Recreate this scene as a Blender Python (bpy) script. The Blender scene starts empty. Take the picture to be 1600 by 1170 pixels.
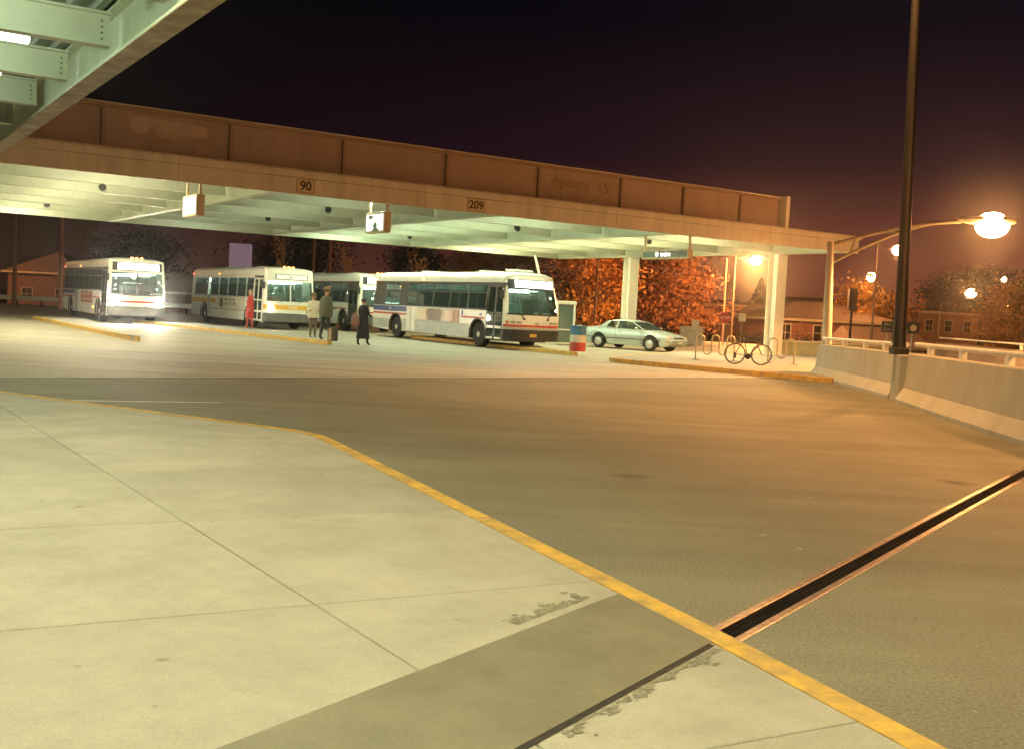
import bpy, bmesh, math, random
from mathutils import Vector, Matrix, Euler
R = math.radians
random.seed(7)
scene = bpy.context.scene
COL = scene.collection

# ------------------------------------------------------------------ camera, sky, exposure
CAM_H = 1.6
PITCH = math.atan(102 / 1660); ROLL = math.atan(.0505); FOC = 1660.0
cd = bpy.data.cameras.new('camera'); cam = bpy.data.objects.new('camera', cd); COL.objects.link(cam)
cd.sensor_fit = 'HORIZONTAL'; cd.sensor_width = 36.0; cd.lens = 36 * FOC / 1600
cd.clip_start = .05; cd.clip_end = 3000
cam.matrix_world = Matrix.Translation((0, 0, CAM_H)) @ Matrix.Rotation(R(90) - PITCH, 4, 'X') @ Matrix.Rotation(ROLL, 4, 'Z')
scene.camera = cam

world = bpy.data.worlds.new('World'); scene.world = world; world.use_nodes = True
nt = world.node_tree; nt.nodes.clear()
N = nt.nodes.new
out = N('ShaderNodeOutputWorld'); bg = N('ShaderNodeBackground'); tc = N('ShaderNodeTexCoord'); sep = N('ShaderNodeSeparateXYZ')
ramp = N('ShaderNodeValToRGB')
nt.links.new(tc.outputs['Generated'], sep.inputs[0]); nt.links.new(sep.outputs['Z'], ramp.inputs[0])
e = ramp.color_ramp.elements
e[0].position = 0.0; e[0].color = (.15, .036, .020, 1)
e[1].position = 1.0; e[1].color = (.0014, .0015, .0035, 1)
for p, c in ((.06, (.105, .026, .018, 1)), (.14, (.019, .007, .011, 1)), (.26, (.0030, .0024, .0055, 1))):
    q = e.new(p); q.color = c
# the town's glow stands to the right of the station: broad change with direction
dotn = N('ShaderNodeVectorMath'); dotn.operation = 'DOT_PRODUCT'; dotn.inputs[1].default_value = (.78, .62, 0)
nt.links.new(tc.outputs['Generated'], dotn.inputs[0])
mr = N('ShaderNodeMapRange'); mr.inputs[1].default_value = .25; mr.inputs[2].default_value = 1; mr.inputs[3].default_value = .10; mr.inputs[4].default_value = 1.45
nt.links.new(dotn.outputs['Value'], mr.inputs[0])
nt.links.new(ramp.outputs[0], bg.inputs[0]); nt.links.new(mr.outputs[0], bg.inputs[1]); nt.links.new(bg.outputs[0], out.inputs[0])
vs = scene.view_settings; vs.view_transform = 'Standard'; vs.look = 'None'; vs.exposure = 0; vs.gamma = 1
scene.cycles.use_denoising = True
scene.cycles.max_bounces = 8; scene.cycles.transparent_max_bounces = 16
scene.cycles.sample_clamp_indirect = 4
scene.cycles.volume_bounces = 0

# light colours
TUBE_C = (1.0, .94, .50); TUBE_G = (.80, 1.0, .62); SOD = (1.0, .46, .14); TUBE_W = (1.0, .955, .53)
P_TUBE = 420; P_MAST = 11000; P_BAY = 500; P_LAMP = 9500; P_ROW = 800; P_FAR = 1.0

# ------------------------------------------------------------------ survey helpers
def ray(px, py):
    dx, dy = px - 800, py - 585; c, s = math.cos(ROLL), math.sin(ROLL)
    x, y = dx * c + dy * s, -dx * s + dy * c
    cp, sp = math.cos(PITCH), math.sin(PITCH)
    return Vector((x, FOC * cp - y * sp, -FOC * sp - y * cp))
def G(px, py, z=0):                       # point of the level z
    r = ray(px, py); t = (z - CAM_H) / r.z
    return Vector((0, 0, CAM_H)) + r * t
def D(px, py, dep):                       # point at a distance
    r = ray(px, py); return Vector((0, 0, CAM_H)) + r * (dep / r.y)
STA = Vector((-13.09, 26.88, 0)); SROT = R(33)      # station axes: s along the fascia, d across
def ST(s, d, z=0):
    c, n = math.cos(SROT), math.sin(SROT)
    return Vector((STA.x + s * c - d * n, STA.y + s * n + d * c, z))

# ------------------------------------------------------------------ materials
def lin(h):
    h = h.lstrip('#'); o = []
    for i in (0, 2, 4):
        v = int(h[i:i+2], 16) / 255; o.append(v / 12.92 if v <= .04045 else ((v + .055) / 1.055) ** 2.4)
    return tuple(o)
MATS = {}
def M(name, rgb, rough=.6, metal=0.0, var=0.12, vscale=3.0, bump=0.0, bscale=40.0, spec=.5, rgb2=None, detail=6, stretch=None):
    if name in MATS: return MATS[name]
    if isinstance(rgb, str): rgb = lin(rgb)
    m = bpy.data.materials.new(name); m.use_nodes = True; t = m.node_tree; b = t.nodes['Principled BSDF']
    b.inputs['Roughness'].default_value = rough; b.inputs['Metallic'].default_value = metal
    b.inputs['Specular IOR Level'].default_value = spec
    tcn = t.nodes.new('ShaderNodeTexCoord'); src = tcn.outputs['Object']
    if stretch:
        mp = t.nodes.new('ShaderNodeMapping'); mp.inputs['Scale'].default_value = stretch[:3]
        if len(stretch) > 3: mp.inputs['Rotation'].default_value = (0, 0, stretch[3])
        t.links.new(src, mp.inputs[0]); src = mp.outputs[0]
    nz = t.nodes.new('ShaderNodeTexNoise'); nz.inputs['Scale'].default_value = vscale; nz.inputs['Detail'].default_value = detail
    nz.inputs['Roughness'].default_value = .65
    t.links.new(src, nz.inputs['Vector'])
    rp = t.nodes.new('ShaderNodeValToRGB')
    c2 = rgb2 if rgb2 else tuple(max(0, c * (1 - var * 1.6)) for c in rgb)
    if isinstance(c2, str): c2 = lin(c2)
    c1 = tuple(min(1, c * (1 + var * .6)) for c in rgb)
    rp.color_ramp.elements[0].position = .3; rp.color_ramp.elements[0].color = (*c2, 1)
    rp.color_ramp.elements[1].position = .66; rp.color_ramp.elements[1].color = (*c1, 1)
    t.links.new(nz.outputs['Fac'], rp.inputs[0]); t.links.new(rp.outputs[0], b.inputs['Base Color'])
    rr = t.nodes.new('ShaderNodeMapRange'); rr.inputs[3].default_value = min(1, rough * 1.15); rr.inputs[4].default_value = rough * .8
    t.links.new(nz.outputs['Fac'], rr.inputs[0]); t.links.new(rr.outputs[0], b.inputs['Roughness'])
    if bump:
        n2 = t.nodes.new('ShaderNodeTexNoise'); n2.inputs['Scale'].default_value = bscale; n2.inputs['Detail'].default_value = 4
        t.links.new(tcn.outputs['Object'], n2.inputs['Vector'])
        bp = t.nodes.new('ShaderNodeBump'); bp.inputs['Strength'].default_value = bump; bp.inputs['Distance'].default_value = .02
        t.links.new(n2.outputs['Fac'], bp.inputs['Height']); t.links.new(bp.outputs[0], b.inputs['Normal'])
    MATS[name] = m; return m
def EM(name, rgb, strength):
    if name in MATS: return MATS[name]
    m = bpy.data.materials.new(name); m.use_nodes = True; b = m.node_tree.nodes['Principled BSDF']
    b.inputs['Base Color'].default_value = (.6, .6, .6, 1); b.inputs['Emission Color'].default_value = (*rgb, 1)
    b.inputs['Emission Strength'].default_value = strength; MATS[name] = m; return m
def GL(name, tint, mixv=.12, rough=.03, film=.14):
    m = bpy.data.materials.new(name); m.use_nodes = True; t = m.node_tree; t.nodes.clear()
    o = t.nodes.new('ShaderNodeOutputMaterial'); tr = t.nodes.new('ShaderNodeBsdfTransparent'); gl = t.nodes.new('ShaderNodeBsdfGlossy')
    tr.inputs[0].default_value = (*tint, 1); gl.inputs['Roughness'].default_value = rough; gl.inputs[0].default_value = (.9, .9, .9, 1)
    fr = t.nodes.new('ShaderNodeFresnel'); fr.inputs[0].default_value = 1.45
    ad = t.nodes.new('ShaderNodeMath'); ad.operation = 'ADD'; ad.inputs[1].default_value = mixv * .3
    mx = t.nodes.new('ShaderNodeMixShader'); mx0 = t.nodes.new('ShaderNodeMixShader'); df = t.nodes.new('ShaderNodeBsdfTranslucent'); d2 = t.nodes.new('ShaderNodeBsdfDiffuse'); mxd = t.nodes.new('ShaderNodeMixShader')
    df.inputs[0].default_value = (.42, .60, .52, 1); d2.inputs[0].default_value = (.42, .58, .50, 1); mxd.inputs[0].default_value = .5; mx0.inputs[0].default_value = film
    t.links.new(df.outputs[0], mxd.inputs[1]); t.links.new(d2.outputs[0], mxd.inputs[2]); t.links.new(tr.outputs[0], mx0.inputs[1]); t.links.new(mxd.outputs[0], mx0.inputs[2])
    t.links.new(fr.outputs[0], ad.inputs[0]); t.links.new(ad.outputs[0], mx.inputs[0]); t.links.new(mx0.outputs[0], mx.inputs[1]); t.links.new(gl.outputs[0], mx.inputs[2]); t.links.new(mx.outputs[0], o.inputs[0])
    MATS[name] = m; return m

def ground_mat(name, base, dark, speck, rough=.85, streak=None, stain=None, bump=.5, grit=.42, fs=85, slab=False):
    """asphalt or concrete: broad patches, worn streaks along the lanes, fine aggregate, blots"""
    m = bpy.data.materials.new(name); m.use_nodes = True; t = m.node_tree; b = t.nodes['Principled BSDF']
    L = t.links.new
    tcn = t.nodes.new('ShaderNodeTexCoord'); src = tcn.outputs['Object']
    def noise(scale, det=5, vec=src, rgh=.6):
        n = t.nodes.new('ShaderNodeTexNoise'); n.inputs['Scale'].default_value = scale; n.inputs['Detail'].default_value = det; n.inputs['Roughness'].default_value = rgh
        L(vec, n.inputs['Vector']); return n.outputs['Fac']
    def rampf(fac, p0, p1, c0=(0, 0, 0, 1), c1=(1, 1, 1, 1)):
        r = t.nodes.new('ShaderNodeValToRGB'); r.color_ramp.elements[0].position = p0; r.color_ramp.elements[1].position = p1
        r.color_ramp.elements[0].color = c0; r.color_ramp.elements[1].color = c1; L(fac, r.inputs[0]); return r.outputs[0]
    def mix(fac, a, c, blend='MIX'):
        x = t.nodes.new('ShaderNodeMix'); x.data_type = 'RGBA'; x.blend_type = blend
        if isinstance(fac, float): x.inputs['Factor'].default_value = fac
        else: L(fac, x.inputs['Factor'])
        for k, v in (('A', a), ('B', c)):
            s = [i for i in x.inputs if i.name == k and i.type == 'RGBA'][0]
            if isinstance(v, tuple): s.default_value = (*v[:3], 1)
            else: L(v, s)
        return [o for o in x.outputs if o.type == 'RGBA'][0]
    broad = rampf(noise(.35, 4), .32, .7)
    c = mix(broad, dark, base)
    if streak:
        mp = t.nodes.new('ShaderNodeMapping'); mp.inputs['Rotation'].default_value = (0, 0, streak); mp.inputs['Scale'].default_value = (.06, .9, 1)
        L(src, mp.inputs[0]); st = rampf(noise(1.2, 4, mp.outputs[0]), .38, .72)
        c = mix(st, mix(.55, c, tuple(v * .5 for v in dark)), c)
    if slab:
        oi = t.nodes.new('ShaderNodeObjectInfo'); rm = t.nodes.new('ShaderNodeMapRange'); rm.inputs[3].default_value = .90; rm.inputs[4].default_value = 1.06; L(oi.outputs['Random'], rm.inputs[0])
        cm = t.nodes.new('ShaderNodeCombineColor'); [L(rm.outputs[0], cm.inputs[q]) for q in range(3)]
        c = mix(1.0, c, cm.outputs[0], 'MULTIPLY')
        c = mix(rampf(noise(1.7, 9, rgh=.72), .36, .62), mix(.48, c, tuple(v*.62 for v in dark)), c)
        c = mix(rampf(noise(7, 6, rgh=.7), .52, .74), c, mix(.42, c, tuple(v*.8 for v in dark)))
    fine = noise(fs, 3, rgh=.8)
    c = mix(rampf(fine, .35, .65), mix(grit, c, (0., 0., 0.)), mix(grit*.5, c, speck))
    if stain:
        vor = t.nodes.new('ShaderNodeTexVoronoi'); vor.inputs['Scale'].default_value = stain[0]; vor.inputs['Randomness'].default_value = 1
        wv = t.nodes.new('ShaderNodeVectorMath'); wv.operation = 'ADD'
        nn = t.nodes.new('ShaderNodeTexNoise'); nn.inputs['Scale'].default_value = 6; L(src, nn.inputs['Vector'])
        sc_ = t.nodes.new('ShaderNodeVectorMath'); sc_.operation = 'SCALE'; sc_.inputs['Scale'].default_value = .16; L(nn.outputs['Color'], sc_.inputs[0])
        L(src, wv.inputs[0]); L(sc_.outputs[0], wv.inputs[1]); L(wv.outputs[0], vor.inputs['Vector'])
        sp = rampf(vor.outputs['Distance'], .02, stain[1], (1, 1, 1, 1), (0, 0, 0, 1))
        c = mix(mix(1.0, sp, rampf(noise(1.1, 2), .45, .62), 'MULTIPLY'), c, tuple(v * .45 for v in dark))
    L(c, b.inputs['Base Color'])
    rg = t.nodes.new('ShaderNodeMapRange'); rg.inputs[3].default_value = rough; rg.inputs[4].default_value = rough * .72; L(noise(.8, 4), rg.inputs[0]); L(rg.outputs[0], b.inputs['Roughness'])
    bp = t.nodes.new('ShaderNodeBump'); bp.inputs['Strength'].default_value = bump; bp.inputs['Distance'].default_value = .012
    L(fine, bp.inputs['Height']); L(bp.outputs[0], b.inputs['Normal'])
    MATS[name] = m; return m

ASPH = ground_mat('asphalt', (.33, .318, .225), (.20, .196, .14), (.56, .53, .42), .8, streak=R(-35), grit=.34, fs=48, bump=.9, stain=(.55, .16))
BAYP = ground_mat('bay_concrete', (.60, .51, .36), (.44, .385, .28), (.5, .47, .42), .7, streak=R(-35), grit=.2)
CONC = ground_mat('sidewalk_concrete', (.49, .465, .38), (.40, .375, .30), (.52, .495, .41), .88, stain=(2.3, .085), bump=.3, grit=.16, slab=True)
ISLC = ground_mat('island_concrete', (.46, .43, .36), (.35, .33, .28), (.55, .52, .45), .85, bump=.25, grit=.12)
WALLC = M('barrier_concrete', (.50, .47, .385), .85, var=.16, vscale=1.1, bump=.35, bscale=30, stretch=(1, 1, .6), detail=9, rgb2=(.41, .38, .305))
SOIL = M('ground_soil', (.09, .08, .06), .95, var=.4, vscale=.3)
YEL = M('kerb_yellow', (.66, .39, .06), .7, var=.18, vscale=5, bump=.5, bscale=45, rgb2=(.30, .22, .10), detail=10)
LINEW = M('line_paint', (.68, .65, .56), .7, var=.2, vscale=8)
TAR = M('tar', (.03, .028, .025), .6, var=.3, vscale=12)
RUB = M('black_rubber', (.012, .012, .012), .9, var=.3, vscale=20, spec=.06)
STEELR = M('joint_steel', (.42, .34, .27), .38, .75, var=.3, vscale=18, bump=.15, bscale=60)
PLATE = M('plate_steel', (.225, .205, .145), .6, .2, var=.14, vscale=2.5, bump=.2, bscale=50)
STEELP = M('canopy_paint', (.56, .60, .46), .5, var=.08, vscale=1.5)
STEELG = M('canopy_deck_paint', (.13, .18, .115), .55, var=.1, vscale=1.2)
FASC = M('fascia_paint', (.62, .57, .48), .5, var=.10, vscale=1.2, stretch=(1.6, 1.6, .3), detail=8, rgb2=(.49, .44, .35))
PANEL = M('panel_paint', (.34, .25, .21), .6, var=.10, vscale=1.2, stretch=(1.2, 1.2, .35), detail=8)
POSTP = M('panel_post_paint', (.27, .185, .13), .55, var=.1)
FADE = M('faded_paint', (.44, .34, .28), .62, var=.1, vscale=2)
GRAF = M('graffiti_ink', (.20, .13, .095), .6, var=.2)
WHITEP = M('white_column_paint', (.76, .74, .63), .5, var=.06, vscale=1)
RAILP = M('rail_paint', (.75, .72, .62), .42, var=.1, vscale=4)
BLACKP = M('black_plastic', (.018, .018, .018), .5, var=.2)
DARKM = M('dark_metal', (.016, .014, .013), .5, .3, var=.2)
GALV = M('galvanised_steel', (.36, .34, .30), .48, .5, var=.15, vscale=6)
TUBEM = EM('fluorescent_tube', (.93, 1, .86), 14)
SODM = EM('sodium_lens', (1, .62, .28), 150)
SODM2 = EM('sodium_lens_far', (1, .42, .16), 200)
GLASS = GL('bus_glass', (.74, .86, .80), film=.10); GLASSD = GL('tinted_glass', (.46, .56, .52)); CGLASS = GL('car_glass', (.35, .42, .38), .3)

# ------------------------------------------------------------------ mesh builder
class MB:
    def __init__(s): s.v = []; s.f = []
    def add(s, vs, fs):
        o = len(s.v); s.v += [tuple(p) for p in vs]; s.f += [tuple(i + o for i in f) for f in fs]; return s
    def box(s, x0, x1, y0, y1, z0, z1, mat=None):
        vs = [Vector(p) for p in ((x0,y0,z0),(x1,y0,z0),(x1,y1,z0),(x0,y1,z0),(x0,y0,z1),(x1,y0,z1),(x1,y1,z1),(x0,y1,z1))]
        if mat: vs = [mat @ p for p in vs]
        return s.add(vs, [(3,2,1,0),(4,5,6,7),(0,1,5,4),(1,2,6,5),(2,3,7,6),(3,0,4,7)])
    def bbox(s, x0, x1, y0, y1, z0, z1, b=.01, mat=None):      # box with chamfered vertical and top edges
        def ring(i, z): return [(x0+i+b,y0+i,z),(x1-i-b,y0+i,z),(x1-i,y0+i+b,z),(x1-i,y1-i-b,z),(x1-i-b,y1-i,z),(x0+i+b,y1-i,z),(x0+i,y1-i-b,z),(x0+i,y0+i+b,z)]
        return s.loft([[Vector(p) if not mat else mat @ Vector(p) for p in r] for r in (ring(b, z0), ring(0, z0+b), ring(0, z1-b), ring(b, z1))])
    def loft(s, rings, cap=True, close=True):
        n = len(rings[0]); vs = [p for r in rings for p in r]; fs = []
        for k in range(len(rings)-1):
            for i in range(n if close else n-1):
                j = (i+1) % n; fs.append((k*n+i, k*n+j, (k+1)*n+j, (k+1)*n+i))
        if cap and close:
            fs.append(tuple(reversed(range(n)))); fs.append(tuple(range((len(rings)-1)*n, len(rings)*n)))
        return s.add(vs, fs)
    def tube(s, pts, r, n=8, r2=None, cap=True):
        pts = [Vector(p) for p in pts]; rings = []; up = None
        for i, p in enumerate(pts):
            t = (pts[min(i+1, len(pts)-1)] - pts[max(i-1, 0)]).normalized()
            if up is None:
                up = Vector((0, 0, 1)) if abs(t.z) < .9 else Vector((1, 0, 0))
            a = t.cross(up)
            if a.length < 1e-5: a = t.orthogonal()
            a.normalize(); b = a.cross(t).normalized(); up = b
            rr = r[i] if isinstance(r, (list, tuple)) else (r if r2 is None else r + (r2-r)*i/(len(pts)-1))
            rings.append([p + (a*math.cos(2*math.pi*k/n) + b*math.sin(2*math.pi*k/n))*rr for k in range(n)])
        return s.loft(rings, cap)
    def poly(s, pts, z0, z1):                    # prism of an outline
        n = len(pts); vs = [(p[0], p[1], z0) for p in pts] + [(p[0], p[1], z1) for p in pts]
        fs = [tuple(reversed(range(n))), tuple(range(n, 2*n))] + [(i, (i+1) % n, n+(i+1) % n, n+i) for i in range(n)]
        return s.add(vs, fs)
    def lathe(s, prof, n=16, axis='Z', c=(0, 0, 0)):
        rings = []
        for r, z in prof:
            ring = []
            for k in range(n):
                a = 2*math.pi*k/n; x, y = r*math.cos(a), r*math.sin(a)
                p = (x, y, z) if axis == 'Z' else ((x, z, y) if axis == 'Y' else (z, x, y))
                ring.append(Vector(p) + Vector(c))
            rings.append(ring)
        return s.loft(rings)
    def sphere(s, c, r, n=10, m=6, sc=(1, 1, 1)):
        return s.lathe_s(c, r, n, m, sc)
    def lathe_s(s, c, r, n, m, sc):
        rings = []
        for j in range(m+1):
            a = -math.pi/2 + math.pi*j/m; rr = max(.001, math.cos(a))*r
            rings.append([Vector((c[0]+rr*math.cos(2*math.pi*k/n)*sc[0], c[1]+rr*math.sin(2*math.pi*k/n)*sc[1], c[2]+r*math.sin(a)*sc[2])) for k in range(n)])
        return s.loft(rings)
    def build(s, name, mat, parent=None, smooth=False, loc=None, rz=None):
        me = bpy.data.meshes.new(name); me.from_pydata(s.v, [], s.f); me.validate()
        bm = bmesh.new(); bm.from_mesh(me); bmesh.ops.recalc_face_normals(bm, faces=bm.faces); bm.to_mesh(me); bm.free()
        if mat: me.materials.append(mat)
        o = bpy.data.objects.new(name, me); COL.objects.link(o)
        if parent: o.parent = parent
        if loc is not None: o.location = loc
        if rz is not None: o.rotation_euler = (0, 0, rz)
        if smooth:
            try: me.shade_smooth(); me.set_sharp_from_angle(angle=R(40))
            except Exception: pass
        return o
def tag(o, label=None, cat=None, group=None, kind=None):
    if label: o['label'] = label
    if cat: o['category'] = cat
    if group: o['group'] = group
    if kind: o['kind'] = kind
    return o
def thing(name, label, cat, loc=(0, 0, 0), rz=0, group=None):
    o = bpy.data.objects.new(name, None); COL.objects.link(o); o.empty_display_size = .2
    o.location = loc; o.rotation_euler = (0, 0, rz); return tag(o, label, cat, group)
def inst(src, parent=None, loc=None, rz=None):           # another object on the same mesh
    o = src.copy(); COL.objects.link(o); o.parent = parent
    if loc is not None: o.location = loc
    if rz is not None: o.rotation_euler = (0, 0, rz)
    return o
def struct(o): o['kind'] = 'structure'; return o
def text(body, size, mat, parent, mtx, name='lettering', ext=.002, bold=0, align='CENTER'):
    cu = bpy.data.curves.new('t', 'FONT'); cu.body = body; cu.size = size; cu.extrude = ext; cu.align_x = align; cu.align_y = 'CENTER'; cu.offset = bold
    to = bpy.data.objects.new('t', cu); COL.objects.link(to)
    dg = bpy.context.evaluated_depsgraph_get(); me = bpy.data.meshes.new_from_object(to.evaluated_get(dg))
    bpy.data.objects.remove(to); me.materials.clear(); me.materials.append(mat)
    o = bpy.data.objects.new(name, me); COL.objects.link(o); o.parent = parent; o.matrix_local = mtx; return o
def lamp(name, kind, loc, energy, color, parent=None, size=.2, rot=None, size_y=None, spot=None, blend=.5):
    ld = bpy.data.lights.new(name, kind); ld.energy = energy; ld.color = color
    if kind == 'AREA':
        ld.size = size
        if size_y: ld.shape = 'RECTANGLE'; ld.size_y = size_y
    else: ld.shadow_soft_size = size
    if kind == 'SPOT': ld.spot_size = spot or R(80); ld.spot_blend = blend
    o = bpy.data.objects.new(name, ld); COL.objects.link(o); o.location = loc
    if rot: o.rotation_euler = rot
    if parent: o.parent = parent
    return o

# ================================================================== SETTING
struct(MB().poly([(-450, -110), (450, -110), (450, 700), (-450, 700)], -1.8, -1.3).build('ground', SOIL))
JD = Vector((math.sin(R(34.9)), math.cos(R(34.9)), 0)); JN = Vector((JD.y, -JD.x, 0))
pA = Vector((1.15, 5.43, 0)); pB = pA + JN * .115
rb = MB()
rb.poly([pA - JD*12, pA + JD*14, (9.6, 24.5), (10.2, 33), (60, 33), (60, 66), (-75, 92), (-75, -12), (-11, -12)], -1.25, 0)
rb.poly([pB - JD*12, (9.6, -12), pB + JD*14], -1.25, 0)
struct(rb.build('road', ASPH))
rd = bpy.data.objects['road']
# joint through the road: two steel angles and a sunken black seal
jt = thing('expansion_joint', 'steel edged expansion joint with black gap crossing the near asphalt road', 'road joint', pA)
jrot = math.atan2(JD.y, JD.x)
MB().bbox(-.1, 13.2, -.002, .045, -.05, .004, .003).build('joint_rail', STEELR, jt, rz=jrot)
MB().bbox(-.3, 13.2, -.165, -.117, -.05, .004, .003).build('joint_rail', STEELR, jt, rz=jrot)
sb = MB(); rng = random.Random(3); prev = None
for i in range(67):
    x = i*.2; z = -.075 + rng.uniform(-.012, .02)
    z += .045; cur = [Vector((x, -.116, -.004)), Vector((x, -.09, z)), Vector((x, -.058 + rng.uniform(-.012, .012), z + .014)), Vector((x, -.03, z)), Vector((x, -.003, -.003))]
    if prev: sb.loft([prev, cur], cap=False, close=False)
    prev = cur
sb.build('rubber_seal', RUB, jt, rz=jrot)
# pale line / joint along the bay edge
def ribbon(name, pts, w, z, mat, parent=None):
    b = MB()
    for a, c in zip(pts[:-1], pts[1:]):
        a, c = Vector(a), Vector(c); n = Vector((-(c-a).y, (c-a).x, 0)).normalized()*w/2
        b.add([(a.x+n.x, a.y+n.y, z), (a.x-n.x, a.y-n.y, z), (c.x-n.x, c.y-n.y, z), (c.x+n.x, c.y+n.y, z)], [(0, 1, 2, 3)])
    return b.build(name, mat, parent)
LA, LB = G(0, 590), G(1250, 590); ld_ = (LB - LA).normalized()
bay = MB(); n0 = Vector((-ld_.y, ld_.x, 0))
q0 = LA - ld_*22 + n0*.2; q1 = LB + n0*.2 - ld_*.4
bay.add([(p[0], p[1], .004) for p in (q0, q1, (30, 33.5), (30, 60), (-60, 84), (-52, 40))], [(0, 1, 2, 3, 4, 5)])
struct(bay.build('bus_bay_pavement', BAYP))
struct(ribbon('lane_line', [LA - ld_*20, LB], .20, .009, LINEW))
struct(ribbon('lane_line', [G(60, 625), G(345, 629)], .11, .005, LINEW))
rng = random.Random(5); tb = MB()
for i in range(60):
    t = rng.uniform(3, 21); l = rng.uniform(.1, .5); o = n0*rng.uniform(.12, .22)
    a, c = LA + ld_*t + o, LA + ld_*(t+l) + o; w = rng.uniform(.02, .06)
    tb.add([(a.x, a.y, .010), (c.x, c.y, .010), (c.x + n0.x*w, c.y + n0.y*w, .010), (a.x + n0.x*w*.6, a.y + n0.y*w*.6, .010)], [(0, 1, 2, 3)])
tag(tb.build('tar_seal', TAR, rd), kind='stuff')
# pale litter and repair chips in the asphalt
rng = random.Random(8); cb = MB()
for i in range(46):
    x, y = rng.uniform(1.5, 7), rng.uniform(3.5, 14)
    if x < 1.4 + (5 - y)*.2: continue
    r_ = rng.uniform(.006, .026); k = rng.randint(5, 7); a0 = rng.random()*6
    pts = [(x + r_*rng.uniform(.5, 1.3)*math.cos(a0 + 6.283*i_/k)*1.5, y + r_*rng.uniform(.5, 1.3)*math.sin(a0 + 6.283*i_/k), .006) for i_ in range(k)]
    cb.add(pts, [tuple(range(k))])
tag(cb.build('surface_chip', M('chip', (.45, .33, .25), .8), rd), kind='stuff')

# ------------------------------------------------------------------ near sidewalk: slabs, kerb stones, plate
SWZ = .12
def clip(poly, a, n):                     # keep side where (p-a).n >= 0
    o = []
    for i in range(len(poly)):
        p, q = poly[i], poly[(i+1) % len(poly)]; dp = (p-a).dot(n); dq = (q-a).dot(n)
        if dp >= 0: o.append(p)
        if dp*dq < 0: o.append(p + (q-p)*(dp/(dp-dq)))
    return o
V2 = lambda x, y: Vector((x, y, 0))
k0, k1, k2, k3 = V2(-7.07, 14.65), V2(-2.11, 11.82), V2(1.07, 5.0), V2(1.62, 3.72)
d01 = (k1-k0).normalized(); d12 = (k2-k1).normalized(); d23 = (k3-k2).normalized()
outer = [k0 - d01*14]
outer += [k1 - d01*.5, k1 - d01*.2 + d12*.06, k1 + d12*.25 - d01*.03, k1 + d12*.6]
outer += [k2 - d12*.3, k2 + d23*.2, k3 + d23*9]
def offs(pl, w):
    o = []
    for i, p in enumerate(pl):
        a = (pl[i] - pl[i-1]).normalized() if i else None; b = (pl[i+1]-pl[i]).normalized() if i < len(pl)-1 else None
        t = (a + b).normalized() if a and b else (a or b); n = Vector((t.y, -t.x, 0)); o.append(p + n*w)   # to the right of travel = inward
    return o
# travel runs with the road on the left, so inward is right
inner = offs(outer, .155)
sw = struct(MB().poly([tuple(p) for p in inner] + [(-5, -6), (-20, -6)], 0.004, SWZ - .009).build('sidewalk', CONC))
def resample(pl, step):
    o = [pl[0]]; acc = 0
    for a, b in zip(pl[:-1], pl[1:]):
        L_ = (b-a).length; n = max(1, int(round(L_/step)))
        for i in range(1, n+1): o.append(a + (b-a)*i/n)
    return o
ko = outer
# kerb stones: each about 3 m along the straight parts
def kerb_run(pts_o, w, z, parent, mat, name='kerb_stone', gap=.006):
    pts_i = offs(pts_o, w)
    for i in range(len(pts_o)-1):
        a, b, c, d = pts_o[i], pts_o[i+1], pts_i[i+1], pts_i[i]
        L_ = (b-a).length; n = max(1, int(L_/2.6))
        for k in range(n):
            t0, t1 = k/n + gap/L_/2, (k+1)/n - gap/L_/2
            q = [a.lerp(b, t0), a.lerp(b, t1), d.lerp(c, t1), d.lerp(c, t0)]
            ce = sum(q, Vector())/4; m_ = MB(); e_ = .012
            lo = [(p.x, p.y, .001) for p in q]; mi = [(p.x, p.y, z - e_) for p in q]; hi = [(p.x + (ce.x-p.x)*.0 + (0), p.y, z) for p in q]
            # soften the outer edge
            nrm = (d - a).normalized()
            hi[0] = (q[0].x + nrm.x*e_, q[0].y + nrm.y*e_, z); hi[1] = (q[1].x + nrm.x*e_, q[1].y + nrm.y*e_, z)
            m_.loft([lo, mi, hi]); m_.build(name, mat, parent)
kerb_run(outer, .15, SWZ, sw, YEL)
E1 = Vector((math.cos(R(27.3)), math.sin(R(27.3)), 0)); E2 = Vector((-.563, .826, 0))
O2 = V2(-.34, 4.27); ca = V2(-2.13, 4.46)
dl = (ca - O2); den = E1.x*E2.y - E1.y*E2.x
c2 = (E1.x*dl.y - E1.y*dl.x)/den           # e2 coordinate of first cross joint
full = [Vector(p) for p in inner] + [V2(-5, -6), V2(-20, -6)]
S1, S2 = 2.35, 2.1; g = .005
n1 = Vector((E2.y, -E2.x, 0)); n1 = n1 if n1.dot(E1) > 0 else -n1
n2 = Vector((-E1.y, E1.x, 0)); n2 = n2 if n2.dot(E2) > 0 else -n2
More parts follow.
